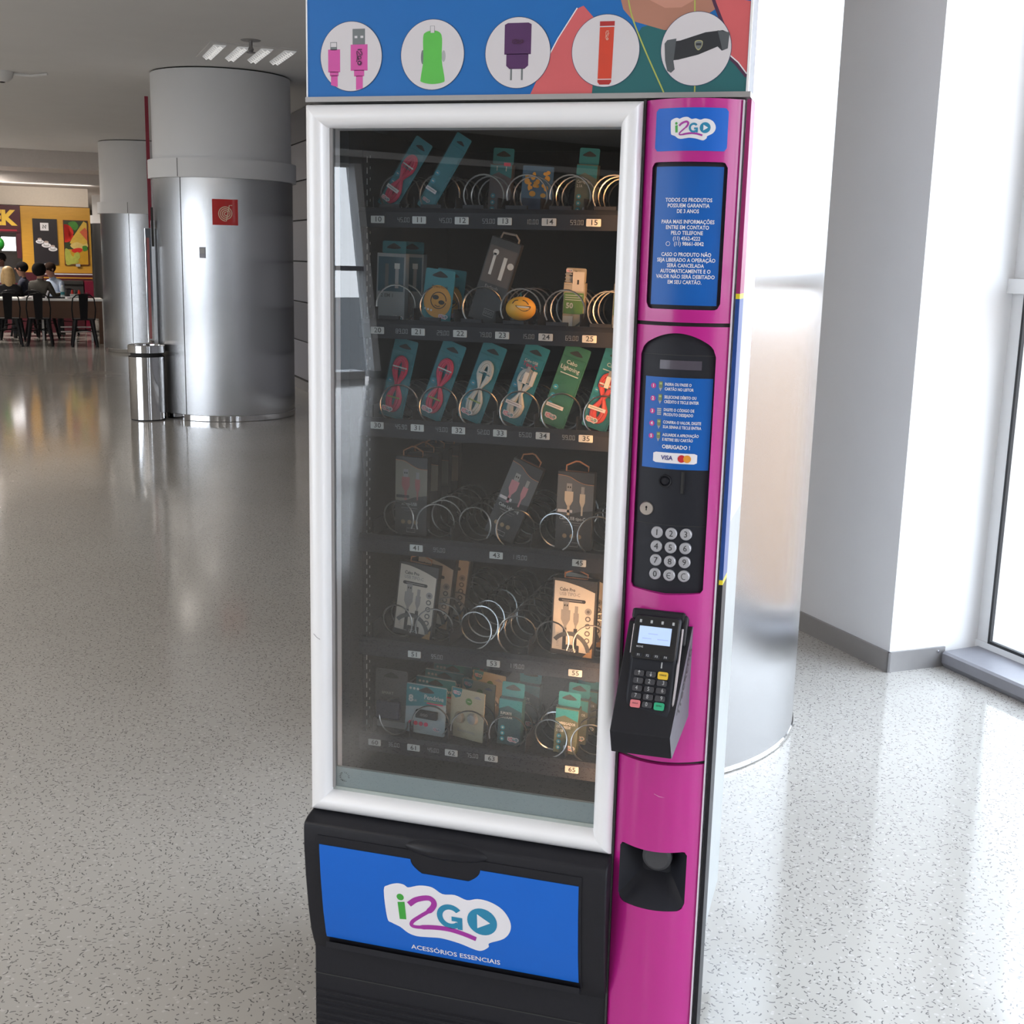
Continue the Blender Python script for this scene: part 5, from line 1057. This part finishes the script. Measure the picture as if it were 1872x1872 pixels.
# ------------------------------------------------------------------ cafe at the far end
CU = -3.837       # u of the camera, so that CU + distance is a place in the hall
def cafe():
    uw = CU+26
    MARO = mat('maroon panel', (.075, .010, .018), .45); YEL = mat('yellow wood panel', (.62, .32, .035), .45, var=.12, scale=6, stretch=(1, 1, 12)); BEI = mat('beige bulkhead', (.78, .70, .61), .8); area('cafe_wall_fill', un(CU+24.6, .1, 2.66), U*.8+Vector((0, 0, -.35)), 1.6, .1, 11, (1, .92, .82))  # area light is an added fill without fixture, brightening the bulkhead
    def gb(b, n0, n1, u0, u1, z0, z1, m): return b.box(n0, n1, u0, u1, z0, z1, m, GM)
    b = MB(); gb(b, -4, .90, uw, uw+.15, 2.375, 2.72, BEI); struct(b.build('wall_cafe'))
    t = thing('yellow_wall_panel', 'yellow wooden cafe wall panel carrying two posters', 'wall panel', tuple(un(uw, 0)), YAW)
    b = MB(); b.box(-.34, .92, -.06, .1, 1.12, 2.36, YEL); b.build('board', t)
    b = MB(); b.box(-.34, .92, -.07, .1, .0, 1.12, MARO); b.build('base_panel', t)
    for z, m in ((1.085, M_PRINTWHITE), (1.015, YEL)):
        b = MB(); b.box(-.1, .92, -.076, -.07, z, z+.022, m); b.build('stripe', t)
    t = thing('coffee_poster', 'dark poster with three white coffee cups on the yellow cafe wall', 'poster', tuple(un(uw-.062, .105, 1.27)), YAW); S = .84/1.0
    b = MB(); b.box(-.235, .205, -.02, 0, 0, .86, M_DARK); b.build('frame', t)
    b = MB(); b.plate(rect(-.225, .195, .01, .85), -.02, mat('espresso print', (.022, .018, .022), .4, var=.2, scale=4), .002); b.plate(rect(-.10, .05, .64, .785), -.022, M_PRINTWHITE, .001)
    b.plate(stroke([(-.05, .68), (-.05, .745), (.0, .68), (.0, .745)], .018), -.0232, M_INK, .001)
    for x, z, s in ((-.12, .43, .85), (-.005, .365, 1.0), (.11, .295, .95)):
        b.plate(circle(x, z, .085*s, .042*s, 24), -.0222, M_PRINTWHITE, .001); b.plate(circle(x, z+.004, .055*s, .026*s, 20), -.0234, M_LCD, .0006); b.plate([(x-.042*s, z+.065*s), (x+.042*s, z+.065*s), (x+.03*s, z+.006*s), (x-.03*s, z+.006*s)], -.0242, M_PRINTWHITE, .0008); b.plate(circle(x, z+.065*s, .042*s, .018*s, 18), -.0252, mat('coffee print', (.45, .36, .32), .5), .0005)
    b.build('print', t)
    t = thing('sandwich_poster', 'bright poster with tomato and sandwich on the yellow cafe wall, right of the coffee poster', 'poster', tuple(un(uw-.062, .655, 1.27)), YAW)
    b = MB(); b.box(-.235, .215, -.02, 0, 0, .85, mat('dark red frame', (.09, .012, .015), .4)); b.build('frame', t)
    y = -.02; b = MB(); b.plate(rect(-.22, .20, .015, .835), y, mat('dark leaf print', (.03, .05, .02), .4, var=.3, scale=12), .001)
    lf = mat('leaf print', (.06, .22, .03), .4, var=.3, scale=20); tom = mat('tomato print', (.60, .03, .02), .3, var=.15, scale=10); brd = mat('bread print', (.62, .40, .06), .4, var=.25, scale=14); ham = mat('ham print', (.60, .12, .05), .4, var=.2, scale=18); lett = mat('lettuce print', (.42, .45, .08), .4, var=.3, scale=18)
    b.plate(rect(-.22, .20, .015, .30), y-.001, mat('mustard print', (.55, .30, .02), .4, var=.2, scale=10), .001)
    b.plate(spl_closed([(-.14, .80), (-.02, .83), (.04, .74), (-.02, .66), (-.10, .72)], 4), y-.002, lf, .001)
    b.plate([p for p in circle(-.20, .60, .15, .17, 30) if p[0] > -.22]+[(-.22, .43), (-.22, .77)][::-1], y-.003, tom, .001)
    b.plate([(.14, .835), (.195, .80), (.195, .36), (-.06, .38), (-.13, .42), (-.09, .50)], y-.004, brd, .001)
    b.plate([(.16, .72), (.198, .66), (.198, .46), (.06, .63)], y-.005, ham, .001); b.plate(spl_closed([(-.12, .38), (.0, .44), (.12, .40), (.19, .42), (.19, .34), (.05, .29), (-.06, .31)], 4), y-.005, mat('cheese print', (.66, .50, .16), .4, var=.2, scale=20), .001)
    b.plate(spl_closed([(-.10, .29), (.02, .33), (.10, .31), (.06, .25), (-.06, .24)], 4), y-.006, tom, .001); b.plate(spl_closed([(.10, .36), (.18, .37), (.19, .30), (.12, .27)], 4), y-.006, lf, .001)
    b.plate(spl_closed([(-.22, .30), (-.14, .28), (-.10, .18), (-.02, .14), (.02, .06), (-.10, .02), (-.21, .02)], 4), y-.006, lett, .001); b.plate(spl_closed([(-.05, .22), (.02, .25), (.05, .16), (.0, .10), (-.06, .13)], 4), y-.007, lett, .001); b.build('print', t)
    for n in (.09, .66):
        b = MB(); gb(b, n-.04, n+.04, uw-.105, uw-.085, 1.245, 1.295, M_LCD); tag(b.build('poster_clip'), 'pale clip under the coffee poster' if n < .3 else 'pale clip under the sandwich poster', 'clip')
    # shop front at the far left
    t = thing('shop_fascia', 'maroon shop sign with big yellow letters at the left edge', 'sign', tuple(un(uw, 0)), YAW)
    b = MB(); b.box(-3.0, -.345, -.10, .1, 1.86, 2.36, MARO); b.build('fascia_board', t)
    b = MB(); b.text('EK', -.44, 2.115, .37, mat('yellow letters', (.80, .50, .06), .4, emit=.15), y=-.102, align='RIGHT', bold=.05); b.build('letters', t)
    b = MB(); b.box(-3.0, -.41, -.108, -.10, 1.885, 1.912, mat('red strip print', (.40, .02, .04), .4)); b.build('strip', t)
    b = MB(); b.box(-.43, -.345, -.08, .1, 1.38, 1.86, MARO); b.build('side_post', t)
    t = thing('menu_screen', 'glowing white menu screen below the maroon sign', 'screen', tuple(un(uw+.05, 0)), YAW)
    b = MB(); b.box(-.72, -.435, 0, .04, 1.50, 1.79, M_DARK); b.build('casing', t)
    b = MB(); b.box(-.70, -.445, -.006, 0, 1.515, 1.775, mat('white screen', (1, .98, 1), .4, emit=3)); b.build('screen', t)
    b = MB(); b.ball((0, 0, 0), (.10, .10, .12), mat('green balloon', (.02, .25, .03), .3), 20, 12, Matrix.Translation(un(uw-.3, -.74, 1.64)) ); tag(b.build('green_balloon', smooth=60), 'green balloon by the glowing screen at the left edge', 'balloon')
    b = MB(); gb(b, -4, -.34, uw+1.2, uw+1.3, 0, 2.4, mat('kitchen wall', (.30, .31, .32), .5)); struct(b.build('wall_kitchen'))
    t = thing('service_counter', 'maroon and steel service counter below the yellow panel', 'counter', tuple(un(uw-.55, 0)), YAW)
    b = MB(); b.box(-3, .72, 0, .45, 0, .92, MARO); b.build('front', t)
    b = MB(); b.box(-.15, .72, -.03, .45, .92, .98, M_DARK); b.box(-.15, .72, -.01, .0, .62, .92, M_DARK); b.build('display_glass', t)
    b = MB(); b.box(.05, .70, -.06, -.01, .56, .66, M_STEEL); b.build('tray_rail', t)
    b = MB(); b.box(.74, .90, -.05, .45, 0, .98, mat('crimson panel', (.20, .008, .035), .4)); b.build('end_panel', t)
    # table
    ut = CU+22.35; wood = mat('brown laminate', (.115, .058, .035), .45, var=.15, scale=8)
    t = thing('cafe_table', 'long white topped cafe table with brown front panel', 'table', tuple(un(ut, 0)), YAW)
    b = MB(); b.box(-2.2, .88, 0, .75, .72, .755, M_WHITE); b.build('table_top', t, bevel=.004)
    b = MB(); b.box(-2.2, .80, .02, .04, .43, .72, wood); b.build('front_panel', t)
    b = MB(); b.box(.80, .865, .01, .07, 0, .72, wood); b.build('leg', t); b = MB(); b.box(.865, .878, .01, .07, .0, .72, M_WHITE); b.build('leg_edge', t)
    for x in (-.1, .42, .7): 
        b = MB(); b.box(x, x+.035, .62, .66, 0, .72, M_FRAMEWHITE); b.build('leg', t)
    for z in (.16, .24):
        b = MB(); b.box(.2, .7, .63, .65, z, z+.02, M_FRAMEWHITE); b.build('rail', t)
cafe()
def chair(n, dist, rz, label):
    K = mat('black painted steel', (.007, .007, .009), .45, spec=.2)
    t = thing('metal_chair', label, 'chair', tuple(un(CU+dist, n)), YAW+rz, 'black metal cafe chairs')
    b = MB(); b.prism(rrect(-.18, .18, -.17, .18, .05, 4), lambda u, v, q: (u, v, q), .435, .455, K); b.build('seat', t, bevel=.004)
    for sx in (-1, 1):
        for y0, y1 in ((-.15, -.24), (.15, .22)):
            b = MB(); M0 = [(sx*.13, y0, .44), (sx*.195, y1, 0)]
            b.tube(M0, [.034, .018], K, 8); b.build('leg', t)
    b = MB(); b.tube([(-.17, -.16, .44), (-.185, -.21, .62), (-.165, -.235, .79), (-.11, -.245, .845), (0, -.25, .86), (.11, -.245, .845), (.165, -.235, .79), (.185, -.21, .62), (.17, -.16, .44)], .011, K, 8); b.build('back_frame', t, smooth=50)
    b = MB(); b.prism([(-.055, .45), (.055, .45), (.075, .855), (-.075, .855)], lambda u, v, q: (u, q-.17-.085*(v-.45)/.4, v), -.004, .004, K); b.build('back_splat', t)
    b = MB(); b.tube([(-.15, -.18, .25), (.15, .17, .28)], .008, K, 6); b.tube([(.15, -.18, .25), (-.15, .17, .28)], .008, K, 6); b.build('cross_brace', t)
for a in ((-.63, 22.02, .04, 'black metal cafe chair at the left edge of the photo'), (-.15, 22.02, -.05, 'black metal cafe chair second from the left, in front of the olive shirt diner'), (.53, 21.85, .0, 'black metal cafe chair nearest the columns, third from left'),
          (-.60, 23.50, .12, 'black metal chair under the blonde person, hidden behind the table'), (-.09, 23.55, -.55, 'black metal chair under the diner in olive shirt'), (-.34, 24.45, 1.3, 'black metal chair under the person in navy'), (.26, 24.65, 2.3, 'black metal chair under the person in light blue')):
    chair(*a)

SKIN = mat('skin', (.36, .19, .13), .5, var=.06)
def person(n, dist, rz, label, shirt, hair, hairstyle='short', lift=0, skin=None, arm=(1, 1), lean=0, trousers=None, headturn=0):
    sk = skin or SKIN; tr = trousers or mat('dark trousers', (.02, .022, .03), .7)
    V = []; E = []; R = []
    def v(p, r): V.append(p); R.append(r if isinstance(r, tuple) else (r, r)); return len(V)-1
    def e(a, b): E.append((a, b))
    ly = lambda z: lean*max(0, z-.5)
    pel = v((0, 0, .52), (.15, .115)); wa = v((0, ly(.70), .70), (.135, .105)); ch = v((0, .01+ly(.90), .90), (.155, .11)); nk0 = v((0, .01+ly(1.0), 1.0), (.07, .065)); nk = v((0, .02+ly(1.06), 1.06), .052)
    h0 = v((0, .045+ly(1.12), 1.115), (.072, .085)); h1 = v((0, .045+ly(1.2), 1.195), (.080, .098)); h2 = v((0, .035+ly(1.25), 1.255), (.060, .072))
    for a, b in ((pel, wa), (wa, ch), (ch, nk0), (nk0, nk), (nk, h0), (h0, h1), (h1, h2)): e(a, b)
    hands = []
    for s in (-1, 1):
        sh = v((s*.165, .0+ly(.94), .945), .062); el = v((s*.225, .08+ly(.7), .735), .046); reach = arm[0] if s < 0 else arm[1]
        wr = v((s*(.225-.11*reach), .30+.05*reach, .775), .030); pa = v((s*(.215-.125*reach), .37+.05*reach, .785), (.034, .02)); e(ch, sh); e(sh, el); e(el, wr); e(wr, pa); hands += [wr, pa]
        for k, (dx, L_) in enumerate(((-.024, .055), (-.008, .066), (.008, .062), (.024, .048))):
            p = V[pa]; f1 = v((p[0]+dx, p[1]+.045, p[2]), .0095); f2 = v((p[0]+dx*1.1, p[1]+.045+L_*.7, p[2]-.012), .008); e(pa, f1); e(f1, f2); hands += [f1, f2]
        p = V[wr]; th = v((p[0]-s*.035, p[1]+.05, p[2]+.004), .0105); th2 = v((p[0]-s*.045, p[1]+.085, p[2]), .009); e(wr, th); e(th, th2); hands += [th, th2]
        hp = v((s*.09, .05, .50), .095); kn = v((s*.12, .42, .50), .066); an = v((s*.12, .40, .09), .042); to = v((s*.125, .54, .045), .036); e(pel, hp); e(hp, kn); e(kn, an); e(an, to)
    me = bpy.data.meshes.new('body'); me.from_pydata(V, E, []); o = bpy.data.objects.new('b', me); COL.objects.link(o)
    md = o.modifiers.new('s', 'SKIN'); md.use_smooth_shade = True; ss = o.modifiers.new('u', 'SUBSURF'); ss.levels = 1; ss.render_levels = 1
    for i, d in enumerate(me.skin_vertices[0].data): d.radius = R[i]; d.use_root = (i == pel)
    dg = bpy.context.evaluated_depsgraph_get(); m2 = bpy.data.meshes.new_from_object(o.evaluated_get(dg)); bpy.data.objects.remove(o)
    m2.materials.clear()
    for m in (shirt, sk, tr, M_INK): m2.materials.append(m)
    HV = [Vector(V[i]) for i in hands]
    for p in m2.polygons:
        c = p.center; p.use_smooth = True
        if c.z > 1.045: p.material_index = 1
        elif min((c-h).length for h in HV) < .055: p.material_index = 1
        elif c.z < .13: p.material_index = 3
        elif c.z < .60 and (c.y > .06 or c.z < .56): p.material_index = 2
    t = thing('person', label, 'person', tuple(un(CU+dist, n, lift)), YAW+rz, 'people at the cafe')
    b = bpy.data.objects.new('body', m2); COL.objects.link(b); b.parent = t
    hy = .040+ly(1.2)
    HM = Matrix.Translation((0, hy, 1.195)) @ Matrix.Rotation(headturn, 4, 'Z')
    f = MB(); f.ball((0, .098, -.010), (.013, .020, .020), sk, 10, 8, HM)
    for s in (-1, 1): f.ball((s*.032, .088, .008), (.012, .008, .007), M_INK, 8, 6, HM); f.ball((s*.083, .0, -.005), (.012, .022, .030), sk, 10, 8, HM)
    f.ball((0, .092, -.047), (.024, .008, .006), mat('lips', (.30, .10, .09), .5), 10, 6, HM); f.build('face', t, smooth=60)
    h = MB(); h.ball((0, -.018, .022), (.098, .108, .098), hair, 20, 12, HM)
    if hairstyle == 'long': h.ball((0, -.07, -.10), (.085, .055, .15), hair, 20, 12, HM); h.ball((.07, -.02, -.10), (.05, .06, .15), hair, 14, 10, HM); h.ball((-.07, -.02, -.10), (.05, .06, .15), hair, 14, 10, HM)
    if hairstyle == 'full': h.ball((0, -.03, .0), (.120, .118, .125), hair, 20, 12, HM)
    h.build('hair', t, smooth=60)
    s = MB(); s.box(-.19, .19, -.17, .2, .395, .415, MATS['black painted steel'])
    return t
BLK = mat('black hair', (.008, .007, .008), .9, spec=.15); BRN = mat('brown hair', (.030, .016, .011), .9, spec=.15); BLD = mat('blonde hair', (.50, .34, .16), .5, var=.3, scale=60)
cl = lambda n_, c: mat(n_, c, .8, var=.08)
person(-.60, 23.50, .12, 'person with long blonde hair in black top seen from behind', cl('black cloth', (.012, .012, .016)), BLD, 'long', lift=-.05, arm=(1.2, .4))
person(-.34, 24.45, 1.3, 'person with black hair in navy top turned to the left', cl('navy cloth', (.014, .018, .040)), BLK, 'short', lift=.02, arm=(1, 1))
person(-.09, 23.55, -.55, 'person with full dark hair in olive grey shirt reaching over the table', cl('olive cloth', (.055, .050, .042)), BLK, 'full', lift=.02, arm=(.2, .2), headturn=-.5)
person(.26, 24.65, 2.3, 'person in light blue shirt looking down at the table', cl('light blue cloth', (.36, .44, .58)), BRN, 'short', lift=.02, lean=.25, arm=(.8, .8), skin=mat('fair skin', (.50, .27, .20), .5))
person(-.72, 26.60, PI-.2, 'person in white uniform shirt behind the cafe counter at the left', cl('white cloth', (.55, .54, .52)), BLK, 'short', lift=.16, skin=mat('brown skin', (.12, .055, .040), .5), arm=(.6, .6))
def table_things():
    P = lambda n, d, z=.7555: tuple(un(CU+d, n, z))
    t = thing('water_bottle', 'clear plastic bottle standing on the cafe table', 'bottle', P(.245, 22.55))
    b = MB(); b.lathe([(0, 0), (.034, 0), (.034, .13), (.028, .16), (.013, .19), (.013, .205)], mat('pale bottle', (.55, .62, .62), .15), 20); b.build('body', t, smooth=40)
    b = MB(); b.lathe([(.015, .20), (.015, .222), (0, .222)], M_FRAMEWHITE, 14); b.build('cap', t)
    b = MB(); b.lathe([(.0345, .06), (.0345, .11)], mat('teal card', (0, 0, 0)), 20); b.build('band', t)
    t = thing('food_tray', 'dark serving tray on the cafe table beside the bottle', 'tray', P(.08, 22.62), YAW)
    b = MB(); b.box(-.20, .20, -.13, .13, 0, .010, M_BLACK); b.build('base', t); b = MB(); b.box(-.20, .20, -.135, -.125, .0, .024, M_BLACK); b.box(-.20, .20, .125, .135, .0, .024, M_BLACK); b.build('rim', t)
    b = MB(); b.lathe([(0, .0), (.03, 0), (.062, .034), (.058, .034), (.028, .004), (0, .004)], M_PRINTWHITE, 24, P(.34, 22.43)); tag(b.build('bowl', smooth=50), 'small white bowl near the front edge of the cafe table', 'bowl')
    for k, (n, d) in enumerate(((-.32, 22.46), (-.26, 22.95), (.32, 22.9))):
        b = MB(); b.lathe([(0, 0), (.06, .0), (.10, .016), (.096, .018), (.058, .004), (0, .004)], M_PRINTWHITE, 24, P(n, d)); tag(b.build('plate', smooth=50), ('white plate on the table left of the second chair', 'white plate by the olive shirt person', 'white plate to the right of the bottle')[k], 'plate', 'white plates on the cafe table')
    M = Matrix.Translation(P(-.03, 22.42)) @ Matrix.Rotation(YAW, 4, 'Z') @ Matrix.Rotation(.35, 4, 'Y'); b = MB(); b.box(-.012, .012, -.05, .05, .004, .135, M_PRINTWHITE, M); tag(b.build('menu_stand'), 'leaning white menu card stand on the front of the table', 'menu')
    t = thing('condiment_rack', 'red and grey condiment rack at the right of the table', 'rack', P(.46, 22.7), YAW)
    b = MB(); b.box(-.09, .09, -.05, .05, 0, .07, M_LCD); b.build('tray', t)
    for k in range(3):
        b = MB(); b.lathe([(0, .01), (.022, .01), (.022, .10), (.008, .14), (0, .14)], mat('tomato print', (.6, .03, .02)) if k != 1 else M_DARK, 12, (-.055+.055*k, 0, .0)); b.build('sauce_bottle', t, smooth=40)
    t = thing('red_purse', 'dark red bag lying on the right end of the table', 'bag', P(.64, 22.8), YAW)
    b = MB(); b.prism([(-.10, 0), (.12, 0), (.11, .03), (.03, .045), (.01, .10), (-.02, .05), (-.09, .04)], lambda u, v, q: (u, q, v), -.06, .06, mat('red leather', (.12, .01, .03), .4)); b.build('body', t, bevel=.006)
    b = MB(); b.tube([(-.07, 0, .035), (-.04, 0, .085), (.03, 0, .09), (.08, 0, .03)], .006, MATS['red leather'], 6); b.build('handle', t)
table_things()
